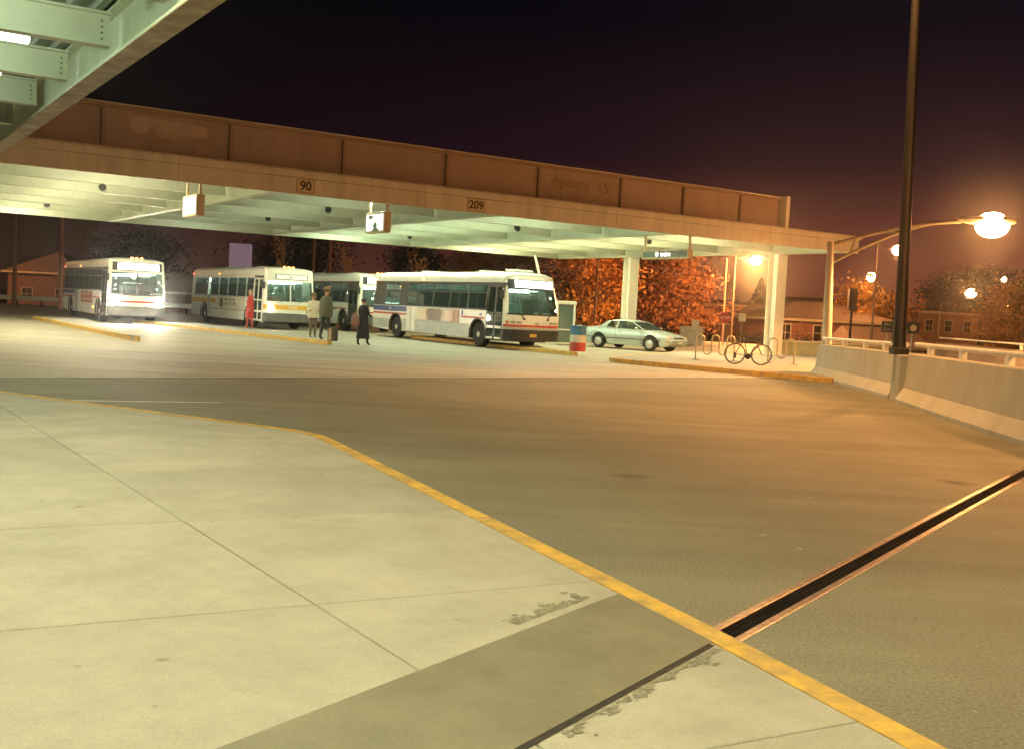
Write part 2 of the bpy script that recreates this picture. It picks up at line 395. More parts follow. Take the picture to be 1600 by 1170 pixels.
for i in range(-7, 3):
    for j in range(-3, 8):
        a = O2 + E1*S1*i + E2*(c2 + S2*j); b_ = a + E1*S1 + E2*S2
        pl = clip(full, a + n1*g, n1); pl = clip(pl, b_ - n1*g, -n1) if pl else pl
        pl = clip(pl, a + n2*g, n2) if pl else pl; pl = clip(pl, b_ - n2*g, -n2) if pl else pl
        if len(pl) < 3: continue
        cl = [pl[0]]
        for p in pl[1:]:
            if (p-cl[-1]).length > .004: cl.append(p)
        if len(cl) < 3: continue
        cen = sum(cl, Vector())/len(cl)
        hi = [p + (cen-p).normalized()*.006 for p in cl]; dz = random.uniform(-.002, .0008)
        MB().loft([[(p.x, p.y, SWZ-.028) for p in cl], [(p.x, p.y, SWZ-.004+dz) for p in cl], [(p.x, p.y, SWZ+dz) for p in hi]]).build('slab', CONC, sw)
# steel cover plate over the joint, on the sidewalk
pl_o = V2(.93, 4.73); PDs = -JD
pt = thing('cover_plate', 'worn steel cover plate set across the pale sidewalk beside the yellow kerb', 'steel plate', (.93, 4.73, SWZ))
pm = MB(); rings = []
kp = k2 + Vector((d12.y, -d12.x, 0))*.158 - pl_o          # inner kerb line, seen from the plate corner
def to_kerb(off):                                          # how far along JD the strip at this offset reaches the kerb
    q = -JN*off; den_ = JD.x*d12.y - JD.y*d12.x; return ((kp.x-q.x)*d12.y - (kp.y-q.y)*d12.x)/den_
ta, tb_ = to_kerb(0), to_kerb(.73)
for k in range(7):
    a = JD*(ta - (4+ta)*k/6); c = JD*(tb_ - (4+tb_)*k/6) - JN*.73
    rings.append([a, a + Vector((0, 0, .005)), c + Vector((0, 0, .005)), c])
pm.loft(rings).build('plate', PLATE, pt)
MB().loft([[(-JD*t + JN*.0) + Vector((0, 0, .0015)), (-JD*t + JN*.03) + Vector((0, 0, .0015)), (-JD*t + JN*.03) + Vector((0, 0, .003)), (-JD*t) + Vector((0, 0, .003))] for t in (-.05, 4)]).build('edge_gap', TAR, pt)
rng = random.Random(12)
def blot(parent, base, along, perp, L_, w, n, mat, z, name='spalled_edge'):
    """ragged crumbled strip with a shape of its own"""
    up = []; lo = []
    for i in range(n+1):
        t = i/n; e_ = math.sin(math.pi*t)**.6; c = base + along*L_*t + perp*rng.uniform(-.03, .03)
        up.append(c + perp*w*e_*rng.uniform(.3, 1)); lo.append(c - perp*w*e_*rng.uniform(.1, .7))
    b = MB()
    for i in range(n):
        b.add([(p.x, p.y, z) for p in (lo[i], lo[i+1], up[i+1], up[i])], [(0, 1, 2, 3)])
    return b.build(name, mat, parent)
SPALL = M('crumbled_concrete', (.25, .23, .165), .95, var=.3, vscale=30)
SPALL2 = M('patched_concrete', (.47, .41, .30), .9, var=.1, vscale=14, bump=.4, bscale=60)
def crumbs(parent, base, along, perp, L_, w, n, mat, z, seed, name='spalled_edge'):
    rg = random.Random(seed); b = MB()
    for i in range(n):
        t = rg.random(); wob = .5 + .5*math.sin(t*9 + seed)*math.sin(t*23+1); c = base + along*L_*t + perp*(w*wob*abs(rg.gauss(.4, .35)))
        r_ = (rg.random()**3*.013 + .002)*(1.2 - t*.4); k_ = rg.randint(5, 8); a0 = rg.random()*6
        pts = []
        for q in range(k_):
            v_ = along*math.cos(a0 + 6.283*q/k_)*r_*1.7*rg.uniform(.6, 1.3) + perp*math.sin(a0 + 6.283*q/k_)*r_*rg.uniform(.6, 1.3)
            pts.append((c.x+v_.x, c.y+v_.y, z + i*.0000015))
        b.add(pts, [tuple(range(k_))])
    return tag(b.build(name, mat, parent), kind='stuff')
crumbs(sw, V2(.46, 5.47), -JD, -JN, .66, .13, 520, SPALL, SWZ + .0016, 1)
crumbs(sw, V2(.97, 4.72), -JD, JN, 1.3, .085, 520, SPALL, SWZ + .0016, 3)
rg = random.Random(77); gm = MB()
for i in range(70):
    x, y = rg.uniform(-4.5, 1.2), rg.uniform(3.2, 11.5); r_ = rg.uniform(.005, .019); a0 = rg.random()*6
    if x > 1.0 - (y-5)*.46 - .25 or (V2(x, y)-V2(.93, 4.73)).dot(JN) > -.95 and (V2(x, y)-V2(.93, 4.73)).dot(JN) < .1: continue
    gm.add([(x + r_*1.3*rg.uniform(.7, 1.2)*math.cos(a0+6.283*q/9), y + r_*rg.uniform(.7, 1.2)*math.sin(a0+6.283*q/9), SWZ + .0014) for q in range(9)], [tuple(range(9))])
tag(gm.build('gum_spot', M('gum_stain', (.31, .295, .225), .9, var=.2, vscale=9), sw), kind='stuff')

# ------------------------------------------------------------------ traffic islands
def island(pts, plain=99, z=.15, kw=.16):
    pl = {(round(p[0], 3), round(p[1], 3)) for p in pts[plain:]}
    pts = [Vector((p[0], p[1], 0)) for p in pts]
    area = sum(pts[i].x*pts[(i+1) % len(pts)].y - pts[(i+1) % len(pts)].x*pts[i].y for i in range(len(pts)))
    if area > 0: pts.reverse()            # travel clockwise: inside lies right
    ip = []
    n = len(pts)
    for i in range(n):
        a = (pts[i]-pts[i-1]).normalized(); b = (pts[(i+1) % n]-pts[i]).normalized()
        na, nb = Vector((a.y, -a.x, 0)), Vector((b.y, -b.x, 0)); nn = (na+nb).normalized(); ip.append(pts[i] + nn*(kw/max(.4, nn.dot(na))))
    o = struct(MB().poly([(p.x, p.y) for p in ip], .005, z - .004).build('traffic_island', ISLC))
    for i in range(n):
        a, b, c, d = pts[i], pts[(i+1) % n], ip[(i+1) % n], ip[i]; L_ = (b-a).length; m = max(1, int(L_/3))
        for k in range(m):
            t0, t1 = k/m + .003/L_, (k+1)/m - .003/L_
            q = [a.lerp(b, t0), a.lerp(b, t1), d.lerp(c, t1), d.lerp(c, t0)]; nr = Vector((d-a)).normalized()*.02
            MB().loft([[(p.x, p.y, .005) for p in q], [(p.x, p.y, z-.02) for p in q], [(q[0].x+nr.x, q[0].y+nr.y, z), (q[1].x+nr.x, q[1].y+nr.y, z), (q[2].x, q[2].y, z), (q[3].x, q[3].y, z)]]).build('kerb_stone', ISLC if (round(a.x, 3), round(a.y, 3)) in pl and (round(b.x, 3), round(b.y, 3)) in pl else YEL, o)
    return o
def nose(a, b, w, side=1, rnd=True):      # a = far end of the near kerb, b = nose point; island lies to the far side
    a, b = V2(a.x, a.y), V2(b.x, b.y); t = (b-a).normalized(); n = Vector((-t.y, t.x, 0))*side
    return [a, b - t*.4, b - t*.05 + n*.03, b + n*.16, b - t*3.0 + n*.85, b - t*5.2 + n*w, a + n*w]
ia, ib = ST(4.4, 23.5), ST(4.4, 4.2); inn = (ST(5.4, 23.5) - ia); idr = (ib - ia).normalized()
island([ia, ib - idr*.4, ib - idr*.05 + inn*.03, ib + inn*.10, ia + inn*2.2], 3)
island(nose(ST(9.0, 24), ST(11.2, 5.2), 1.9), 3)
island(nose(ST(19.0, 14), ST(19.3, 1.6), 2.2))
f0, f1 = G(962, 560, .15), G(1300, 590, .15)
island([f0, f0.lerp(f1, .12) - Vector((0, .06, 0)), f1, (12.6, 33.5), G(1290, 556, .15), G(1062, 549, .15), f0 + Vector((1.0, 4.4, 0)), f0 + Vector((-.15, .7, 0))])

# ================================================================== CANOPIES
ZB = 4.6
def ibeam(b, p, q, zb, h_, w, tf=.03, tw=.025):
    """I-section from p to q (xy), bottom at zb"""
    p, q = Vector((p[0], p[1], 0)), Vector((q[0], q[1], 0)); t = (q-p).normalized(); n = Vector((-t.y, t.x, 0))
    for (o0, o1, z0, z1) in ((-w/2, w/2, zb, zb+tf), (-tw/2, tw/2, zb+tf, zb+h_-tf), (-w/2, w/2, zb+h_-tf, zb+h_)):
        r_ = []
        for e_ in (p, q):
            r_.append([e_ + n*o0 + Vector((0, 0, z0)), e_ + n*o1 + Vector((0, 0, z0)), e_ + n*o1 + Vector((0, 0, z1)), e_ + n*o0 + Vector((0, 0, z1))])
        b.loft(r_)
    return b
def bolts(b, p, n, z0, z1, k):
    """row of bolt heads on a web plate at p, facing n"""
    for i in range(k):
        z = z0 + (z1-z0)*i/(k-1); b.lathe([(.016, 0), (.016, .012), (.010, .018)], 6, 'Y' if abs(n[1]) > .5 else 'X', (p[0], p[1], z))
def deck(b, x0, x1, y0, y1, z, pitch=.30, dp=.075, along='y'):
    """corrugated sheet, ribs run along one axis"""
    prof = []; a, e_ = (x0, x1) if along == 'y' else (y0, y1); x = a
    while x < e_:
        for dx, dz in ((0, 0), (.10, 0), (.14, dp), (.26, dp), (.30, 0)): prof.append((min(e_, x+dx), dz))
        x += pitch
    if along == 'y': b.loft([[Vector((p, y0, z+dz)) for p, dz in prof], [Vector((p, y1, z+dz)) for p, dz in prof]], cap=False, close=False)
    else: b.loft([[Vector((x0, p, z+dz)) for p, dz in prof], [Vector((x1, p, z+dz)) for p, dz in prof]], cap=False, close=False)
    return b
def fixture(parent, x, y, z, L_, axis, col, energy):
    f = MB()
    if axis == 'x': f.bbox(x-L_/2, x+L_/2, y-.09, y+.09, z, z+.08, .01)
    else: f.bbox(x-.09, x+.09, y-L_/2, y+L_/2, z, z+.08, .01)
    fo = f.build('light_fixture', STEELP, parent)
    t = MB(); r_ = .06
    for o in (-.05, .05):
        if axis == 'x': t.tube([(x-L_/2+.04, y+o, z-r_), (x+L_/2-.04, y+o, z-r_)], r_, 8)
        else: t.tube([(x+o, y-L_/2+.04, z-r_), (x+o, y+L_/2-.04, z-r_)], r_, 8)
    t.build('tube', TUBEM, fo)
    lamp('tube_light', 'POINT', (x, y, z-.16), energy, col, parent, .09)

cn = thing('station_canopy', 'long station canopy with tan fascia and brown sign panels above the bus bays', 'canopy', STA, SROT)
S0, S1_, DW = -26.0, 32.4, 21.0
# fascia: pieces 7.6 m long with upright seams, lower face and a narrow upper strip
segs = [S0 + 7.6*i for i in range(8)] + [S1_]
for a, b in zip(segs[:-1], segs[1:]):
    if b - a < .5: continue
    f = MB(); f.bbox(a+.004, b-.004, -.09, 0, ZB, ZB+.46, .006); f.build('fascia_board', FASC, cn)
    f = MB(); f.bbox(a+.004, b-.004, -.105, 0, ZB+.475, ZB+.68, .006); f.build('fascia_cap', FASC, cn)
e_ = MB(); e_.bbox(S1_-.08, S1_, .004, DW, ZB+.06, ZB+.68, .006); e_.build('end_fascia', FASC, cn)
e_ = MB(); e_.bbox(S1_-.02, S1_+.18, -.10, DW, ZB+.585, ZB+.70, .006); e_.build('end_cap', FASC, cn)
GS = [-23.2, -15.6, -8.0, -.42, 7.2, 14.8, 22.4, 32.05]
for s_ in GS:
    b = MB(); ibeam(b, (s_, .01), (s_, DW), ZB+.01, .62, .26); b.build('girder', STEELP, cn)
PD_ = [.75 + 3.49*k for k in range(6)]
for d_ in PD_:
    for a, c in zip(GS[:-1], GS[1:]):
        b = MB(); ibeam(b, (a+.14, d_), (c-.14, d_), ZB+.13, .46, .17); b.build('purlin', STEELP, cn)
b = MB(); deck(b, S0, S1_-.1, .02, DW, ZB+.60); b.build('roof_deck', STEELG, cn)
b = MB(); b.box(S0, S1_-.09, .02, DW, ZB+.690, ZB+.74); b.build('roof_slab', FASC, cn)
b = MB(); b.bbox(S0, S1_, DW+.005, DW+.09, ZB+.02, ZB+.68, .006); b.build('rear_fascia', STEELP, cn)
# black speakers fixed to the beams
sp_src = None
for s_, d_ in ((4.0, 7.73), (4.0, 18.2), (12.0, 7.73), (12.2, 14.71), (20.4, 7.73), (20.8, 18.2), (27.5, 7.73), (-4.2, 7.73)):
    if sp_src is None:
        b = MB(); b.lathe([(.055, -.05), (.075, -.16), (.12, -.20), (.12, -.24)], 12, 'Y'); b.box(-.03, .03, -.06, .0, .0, .14); sp_src = b.build('speaker', BLACKP, cn, loc=(s_, d_-.015, ZB+.32))
    else: inst(sp_src, cn, (s_, d_-.015, ZB+.32))
# lamps between the purlins, close behind each one
for a, c in zip(GS[:-1], GS[1:]):
    m_ = (a+c)/2
    if m_ < -14: continue
    for i, d_ in enumerate(PD_):
        colr = (1, .88, .52) if m_ < 5 else (TUBE_C if m_ > 24 else TUBE_G)
        en = P_BAY*(1.25 if m_ < 5 else (.28 if m_ < 14 else (1.05 if m_ < 22 else 1.8)))
        en *= .68
        if 7 < m_ < 14 and i > 2: en *= .2
        fixture(cn, m_, d_+.75, ZB+.44, 2.4, 'x', colr, en)
# columns: two flanges and a web, on base plates
for d_ in (4.0, 14.3):
    b = MB(); x = 32.05
    b.box(x-.30, x+.30, d_-.28, d_-.245, .155, ZB); b.box(x-.30, x+.30, d_+.245, d_+.28, .155, ZB); b.box(x-.02, x+.02, d_-.245, d_+.245, .155, ZB-.002)
    co = b.build('column', WHITEP, cn)
    b = MB(); b.bbox(x-.4, x+.4, d_-.4, d_+.4, .12, .165, .006); b.build('base_plate', WHITEP, co)
# sign panels on the roof edge
bw = MB(); bw.bbox(-26, 28.05, .28, .36, ZB+1.80, ZB+1.90, .008); bw.build('panel_cap_rail', POSTP, cn)
bw = MB(); bw.bbox(-26, 28.05, .20, .40, ZB+1.905, ZB+1.93, .004); bw.build('panel_cap_strip', FASC, cn)
POS = [-25.8, -22.3, -18.7, -15.1, -11.5, -8.0, -4.5, -1.0, 2.5, 5.95, 9.4, 12.95, 16.5, 20.05, 23.0, 25.9]
for s_ in POS:
    b = MB(); b.box(s_-.045, s_+.045, .27, .42, ZB+.70, ZB+1.80); b.build('panel_post', POSTP, cn)
b = MB(); b.bbox(28.06, 28.26, -.02, .46, ZB+.70, ZB+1.95, .01); b.build('panel_end_post', WHITEP, cn)
for a, c in zip(POS, POS[1:] + [28.06]):
    b = MB(); b.bbox(a+.05, c-.05, .36, .41, ZB+.70, ZB+1.80, .004); po = b.build('sign_panel', PANEL, cn)
    if a == 2.5:      # pale peeled patch
        o = [(.35, .95), (.42, .62), (.50, .52), (.78, .50), (.86, .62), (1.0, .72), (1.1, .55), (1.25, .46), (1.45, .50), (1.55, .42), (1.62, .50), (1.75, .58), (1.95, .60), (2.2, .58), (2.45, .62), (2.5, .90), (2.1, .93), (1.75, .99), (1.5, .92), (1.3, 1.0), (1.1, .93), (.9, .99), (.6, 1.0)]
        b = MB(); b.add([(a+.3+p[0], .358, ZB+.70+p[1]) for p in o] + [(a+.3+p[0], .355, ZB+.70+p[1]) for p in o], [tuple(range(23, 46))] + [(i, (i+1) % 23, 23+(i+1) % 23, 23+i) for i in range(23)])
        b.build('peeled_patch', FADE, po)
    if a == 16.5:
        mt = Matrix.Translation((a+1.35, .356, ZB+1.42)) @ Matrix.Rotation(R(90), 4, 'X') @ Matrix.Rotation(R(-3), 4, 'Z')
        text('Aguachi', .50, GRAF, po, mt, 'graffiti', .001)
        mt = Matrix.Translation((a+2.75, .356, ZB+1.36)) @ Matrix.Rotation(R(90), 4, 'X')
        text('15', .5, GRAF, po, mt, 'graffiti', .001)
        rg = random.Random(4); b = MB()
        for i in range(15):
            x = a + .4 + i*.2 + rg.uniform(-.05, .05); z = ZB + rg.uniform(1.0, 1.25)
            b.tube([(x, .357, z), (x+rg.uniform(-.03, .03), .357, z-rg.uniform(.12, .35))], .007, 4)
        b.build('paint_drip', GRAF, po)
# route number plates
def route_plate(txt, s_, w, label):
    t = thing('route_plate', label, 'sign', ST(s_, -.09, ZB), SROT)
    MB().bbox(-w/2, w/2, -.022, -.001, .07, .43, .004).build('plate', M('plate_tan', (.62, .50, .34), .5), t)
    b = MB()
    for x0, x1, z0, z1 in ((-w/2-.012, w/2+.012, .43, .442), (-w/2-.012, w/2+.012, .058, .07), (-w/2-.012, -w/2, .07, .43), (w/2, w/2+.012, .07, .43)): b.box(x0, x1, -.028, -.001, z0, z1)
    b.build('plate_frame', POSTP, t)
    text(txt, .36, BLACKP, t, Matrix.Translation((0, -.024, .245)) @ Matrix.Rotation(R(90), 4, 'X'), bold=.008)
route_plate('90', 8.06, .52, 'tan plate with two black digits, ninety, on the canopy fascia')
route_plate('209', 13.85, .60, 'tan plate with three black digits, two hundred nine, on the canopy fascia')
# hanging box signs
def box_sign(s_, L_, z0, z1, label, art):
    t = thing('hanging_sign', label, 'sign', ST(s_, .32, 0), SROT)
    TH = .24
    fr = MB(); fr.bbox(-TH/2, TH/2, 0, L_, z0, z1, .012); fr.build('sign_box', M('sign_box_tan', (.55, .46, .30), .5), t)
    fc = MB(); fc.box(-TH/2-.006, -TH/2-.001, .06, L_-.06, z0+.06, z1-.06)
    if art == 'white':
        fo = fc.build('sign_face', EM('sign_face_lit', (1, .96, .86), .75), t)
        b = MB()
        for z in (.25, .42): b.box(-TH/2-.012, -TH/2-.008, .3, L_-.35, z0+z, z0+z+.02)
        b.lathe([(.001, -.002), (.18, -.002), (.18, .002), (.001, .002)], 18, 'X', (-TH/2-.010, L_*.5, (z0+z1)/2)); b.build('emblem', EM('emblem_pale', (.8, .86, .78), .6), fo)
    elif art == 'picture':
        fo = fc.build('sign_face', EM('sign_face_lit2', (.95, .94, .92), .85), t)
        dk = M('print_green', (.16, .26, .18), .5)
        b = MB(); X = -TH/2-.010                  # figure on the face: body, arms, base, corner
        for poly in ([(.35, .06), (.75, .06), (.72, .16), (.60, .24), (.62, .40), (.54, .56), (.46, .44), (.44, .34), (.36, .30), (.46, .28), (.44, .16), (.36, .13)],
                     [(.18, .86), (.42, .84), (.40, .74), (.28, .66), (.18, .70)]):
            pts = [(L_ - (1.0-p[0])*L_*.9 - .05 if False else (1-p[0])*L_, z0 + p[1]*(z1-z0)) for p in poly]
            b.add([(X, y, z) for y, z in pts], [tuple(range(len(pts)))])
        b.build('printed_figure', dk, fo)
    else:
        fo = fc.build('sign_face', M('sign_teal', (.13, .19, .155), .5), t)
        wl = EM('sign_letter_lit', (1, .97, .92), 1.6)
        X = -TH/2-.008
        b = MB(); b.lathe([(.001, -.002), (.095, -.002), (.095, .002), (.001, .002)], 20, 'X', (X, L_*.66, (z0+z1)/2)); b.build('emblem', wl, fo)
        mt = Matrix.Translation((X, L_*.475, (z0+z1)/2)) @ Matrix.Rotation(R(-90), 4, 'Z') @ Matrix.Rotation(R(90), 4, 'X')
        text('trains', .26, wl, fo, mt, bold=.006)
    for y in (.06, L_-.06):
        MB().box(-.035, .035, y-.04, y+.04, z1-.002, ZB+.14).build('hanger', M('sign_box_tan', 0), t)
    return t
box_sign(5.15, 1.35, 3.76, 4.36, 'small white lit box sign hung under the fascia, beside plate 90', 'white')
box_sign(10.95, 1.35, 3.76, 4.40, 'lit box sign with green picture hung between plates 90 and 209', 'picture')
box_sign(23.5, 2.7, 3.80, 4.16, 'long dark green station sign with white emblem hung near the white columns', 'teal')

# ---- near wing of the canopy over the sidewalk
wg = thing('station_canopy', 'green lit canopy wing with I beams and tube lights over the pale sidewalk', 'canopy', STA, SROT)
WX0, WX1, WY0, WY1 = -12.7, -.54, -41, -.35
b = MB(); ibeam(b, (WX1+.13, WY0), (WX1+.13, WY1), ZB, .66, .30, .035); b.build('edge_girder', STEELP, wg)
b = MB(); ibeam(b, (WX0, WY0), (WX0, WY1), ZB, .66, .30, .035); b.build('edge_girder', STEELP, wg)
LITFLANGE = M('sodium_brown_flange', (.32, .26, .15), .7, var=.5, vscale=3, rgb2=(.20, .13, .06))  # sodium light on the flange is put into its mottled brown
MB().box(WX1-.02, WX1+.285, WY0, WY1, ZB-.016, ZB-.003).build('flange_plate', LITFLANGE, wg)
d_ = -6.26
yy = []
while d_ > WY0: yy.append(d_); d_ -= 2.85
yy = [-3.4] + yy
for y in yy:
    b = MB(); ibeam(b, (WX0+.16, y), (WX1-.025, y), ZB+.14, .44, .22); bo = b.build('beam', STEELP, wg)
    b = MB()
    for x in (WX1-.12,): bolts(b, (x, y-.03), (0, 1, 0), ZB+.24, ZB+.47, 4)
    tag(b.build('bolt_row', STEELG, bo), kind='stuff')
b = MB(); deck(b, WX0, WX1+.26, WY0, WY1, ZB+.675, along='y'); b.build('roof_deck', STEELG, wg)
MB().box(WX0, WX1+.27, WY0, WY1, ZB+.77, ZB+.85).build('roof_slab', FASC, wg)
MB().bbox(WX1+.285, WX1+.33, WY0, WY1, ZB+.10, ZB+.86, .005).build('edge_fascia', FASC, wg)
for i, (y0, y1) in enumerate(zip(yy[:-1], yy[1:])):
    m_ = (y0+y1)/2
    if m_ > -8: continue
    fixture(wg, -2.5, m_-.1, ZB+.42, 2.4, 'x', TUBE_W if m_ < -18 else (.72, 1, .60), P_TUBE*(.08 if m_ > -12 else (.17 if m_ > -18 else .9)))
for x, y in ((-11.0, -9.1), (-11.0, -26.2), (-11, -37.6)):
    b = MB(); b.box(x-.28, x+.28, y-.25, y-.22, .1, ZB+.13); b.box(x-.28, x+.28, y+.22, y+.25, .1, ZB+.13); b.box(x-.015, x+.015, y-.22, y+.22, .1, ZB+.13); b.build('column', WHITEP, wg)

# ================================================================== BARRIER, POLES, LAMPS
def barrier(pts, h0, h1, label, rail=True, gapside=None, name='concrete_barrier'):
    """safety shape barrier along pts; face on the left of travel (road side)"""
    pts = [V2(*p[:2]) for p in pts]; t = thing(name, label, 'barrier', pts[0])
    o = pts[0]; rings = []
    n_ = len(pts)
    for i, p in enumerate(pts):
        a = (pts[min(i+1, n_-1)] - pts[max(i-1, 0)]).normalized(); nl = Vector((-a.y, a.x, 0)); H = h0 + (h1-h0)*i/(n_-1)
        prof = [(.0, 0), (.0, .08), (-.16, .33), (-.22, H-.02), (-.24, H), (-.50, H), (-.52, H-.02), (-.56, 0)]
        rings.append([(p-o) + nl*q + Vector((0, 0, z)) for q, z in prof])
    MB().loft(rings).build('wall', WALLC, t)
    return t
bl = [V2(7.05, 5.5), V2(7.12, 8), V2(7.25, 12), V2(7.43, 15.3), V2(7.85, 19.2), V2(8.36, 23.1)]
bl2 = [V2(8.56, 24.15), V2(8.85, 28), V2(9.06, 32.4)]
barrier(bl, 1.12, 1.07, 'pale concrete barrier with white rail, on the side of the steel road joint')
barrier(bl2, 1.05, 1.0, 'short pale concrete barrier with white rail, ending by the bicycle racks')
# recessed block that carries the tall pole
rc = thing('pole_plinth', 'recessed concrete plinth under the tall dark pole, between two barriers', 'plinth', (8.36, 23.1, 0))
bd = (bl2[0]-bl[-1]); br = math.atan2(bd.y, bd.x)
MB().bbox(.004, bd.length-.004, -.95, -.05, 0, 1.02, .01).build('plinth_block', WALLC, rc, rz=br)
def rail(pts, z0, z1, posts, label, r_=.052):
    pts = [V2(*p[:2]) for p in pts]; o = pts[0]; t = thing('barrier_rail', label, 'railing', (o.x, o.y, 0))
    n_ = len(pts)
    MB().tube([p - o + Vector((0, 0, z0 + (z1-z0)*i/(n_-1))) for i, p in enumerate(pts)], r_, 10).build('rail', RAILP, t, True)
    # posts by distance
    for f_ in posts:
        L_ = [(b-a).length for a, b in zip(pts[:-1], pts[1:])]; T = f_*sum(L_); i = 0
        while i < len(L_)-1 and T > L_[i]: T -= L_[i]; i += 1
        p = pts[i].lerp(pts[i+1], T/L_[i]); a = pts[i+1]-pts[i]; zz = z0 + (z1-z0)*f_
        MB().bbox(-.085, .085, -.055, .055, zz-.30, zz-.02, .008).build('rail_post', RAILP, t, loc=(p.x-o.x, p.y-o.y, 0), rz=math.atan2(a.y, a.x))
def shift(pl, w):
    r_ = []
    for i, p in enumerate(pl):
        a = (pl[min(i+1, len(pl)-1)] - pl[max(i-1, 0)]).normalized(); r_.append(p + Vector((a.y, -a.x, 0))*w)
    return r_
rail(shift(bl, .37), 1.29, 1.27, [.02, .12, .24, .37, .51, .66, .80, .93], 'white tube rail along the barrier on the side of the road joint')
rail(shift(bl2, .37), 1.24, 1.18, [.04, .22, .45, .7, .94], 'white tube rail along the short barrier beside the bicycle racks')
# far parapet across the lower road
def wallrun(name, pts, z0, z1, th, mat, label, cat):
    pts = [V2(*p) for p in pts]; o = pts[0]; t = thing(name, label, cat, (o.x, o.y, 0)); b = MB(); rr = []
    for i, p in enumerate(pts):
        a = (pts[min(i+1, len(pts)-1)] - pts[max(i-1, 0)]).normalized(); nl = Vector((-a.y, a.x, 0))*th/2
        rr.append([p-o+nl+Vector((0, 0, z0)), p-o+nl+Vector((0, 0, z1)), p-o-nl+Vector((0, 0, z1)), p-o-nl+Vector((0, 0, z0))])
    b.loft(rr).build('wall', mat, t); return t, pts, o
t, pts, o = wallrun('far_parapet', [(16.3, 17), (18.2, 30), (20.5, 45), (22, 55)], -1.35, .98, .35, M('parapet_sodium_tint', (.30, .20, .15), .8, var=.15), 'parapet wall in sodium tinted brown with thin rail across the lower road', 'parapet')  # concrete wall; the sodium light's brown is in its base colour
MB().tube([p-o+Vector((0, 0, 1.22)) for p in pts], .04, 8).build('rail', RAILP, t)
for i in range(9):
    p = pts[0].lerp(pts[1], i/8*.98) if i < 5 else pts[1].lerp(pts[2], (i-5)/4+.05)
    MB().bbox(-.05, .05, -.05, .05, .97, 1.21, .005).build('rail_post', RAILP, t, loc=(p.x-o.x, p.y-o.y, 0))
# tall dark mast
ms = thing('light_mast', 'tall dark steel light mast standing between the two concrete barriers', 'light pole', (8.60, 23.72, 1.02))
ms.rotation_euler = (0, R(-1.3), 0)
MB().bbox(-.17, .17, -.17, .17, .0, .14, .01).build('base', DARKM, ms)
b = MB(); b.tube([(0, 0, .15), (0, 0, .5), (0, 0, 11.5)], [.145, .135, .085], 14); b.build('pole', DARKM, ms, True)
MB().bbox(-.155, -.13, -.08, .08, .25, .75, .005).build('handhole_cover', DARKM, ms)
b = MB(); b.tube([(0, 0, 11.4), (-.6, -.3, 11.75), (-1.6, -.8, 11.8)], .05, 8); b.build('arm', DARKM, ms)
lh = MB().bbox(-2.4, -1.5, -1.05, -.75, 11.72, 11.95, .03).build('lamp_head', DARKM, ms)
MB().bbox(-2.3, -1.6, -1.02, -.78, 11.66, 11.715, .02).build('lens', SODM, lh)
lamp('mast_light', 'SPOT', (-1.95, -.9, 11.55), P_MAST, SOD, ms, .2, (0, 0, 0), spot=R(112), blend=.85)

def street_lamp(base, top, head, label, power, arm='truss', r_=.09, lens=SODM, hs=1.0, mat=GALV, group=None, lampkind='POINT'):
    """tapered pole, bracket arm, cobra head with a drop lens"""
    base, top, head = Vector(base), Vector(top), Vector(head); t = thing('street_lamp', label, 'street lamp', base, group=group)
    B = base; lean = Vector((top.x, top.y, 0)) - Vector((base.x, base.y, 0))
    MB().tube([(0, 0, 0), (0, 0, .4), top - B], [r_*1.7, r_*1.35, r_*.75], 12).build('pole', mat, t, True)
    MB().lathe([(r_*2.2, 0), (r_*2.2, .05), (r_*1.8, .08)], 12).build('base_plate', mat, t)
    dirv = (head-top); hd = Vector((dirv.x, dirv.y, 0)).normalized(); tip = head - hd*.35*hs
    a0 = top - B - Vector((0, 0, .12)); a1 = tip - B + Vector((0, 0, .03))
    def curve(p, q, s0, n=10):
        # rises then levels off
        return [Vector((p.x+(q.x-p.x)*i/n, p.y+(q.y-p.y)*i/n, p.z+(q.z-p.z)*(1-(1-i/n)**s0))) for i in range(n+1)]
    up = curve(a0, a1, 1.6); MB().tube(up, r_*.38, 8).build('arm', mat, t, True)
    if arm == 'truss':
        lo = curve(a0 - Vector((0, 0, .62)), a0.lerp(a1, .78) + Vector((0, 0, (a1.z-a0.z)*.12)), 1.3)
        b = MB(); b.tube(lo, r_*.34, 8)
        for f_ in (.28, .55):
            i = int(f_*10); b.tube([lo[int(i/.80)] if int(i/.8) < 11 else lo[-1], up[i]], r_*.24, 6)
        b.build('arm_brace', mat, t, True)
    ang = math.atan2(hd.y, hd.x); hb = MB()
    secs = [(-.42, .04, .03), (-.25, .10, .06), (.05, .16, .09), (.32, .17, .085), (.46, .09, .04)]
    hb.loft([[Vector((x*hs, w*hs*math.cos(2*math.pi*k/12), h_*hs*math.sin(2*math.pi*k/12) + .05*hs)) for k in range(12)] for x, w, h_ in secs])
    h_o = hb.build('lamp_head', mat, t, True, head - B, ang)
    lr = .205*hs; beam = power  # bowl made oversized so its shape stands in for glare
    if power == P_LAMP: power = 2000
    mat_l = EM('sodium_lens_%d' % int(power/hs), (1, .42, .13), power/(math.pi*4*math.pi*lr*lr*1.15)); mat_l['lamp'] = 1
    lb = MB(); lb.lathe_s((.12*hs, 0, -.02*hs), lr, 12, 7, (1.3, 1, 1)); lb.build('lens', mat_l, h_o, True)
    if beam == P_LAMP:      # the housing throws most of the light down and out
        lamp('lamp_beam', 'SPOT', (head - B) + hd*.12*hs - Vector((0, 0, .36*hs)), beam, SOD, t, .14*hs, spot=R(166), blend=.25)
    return t
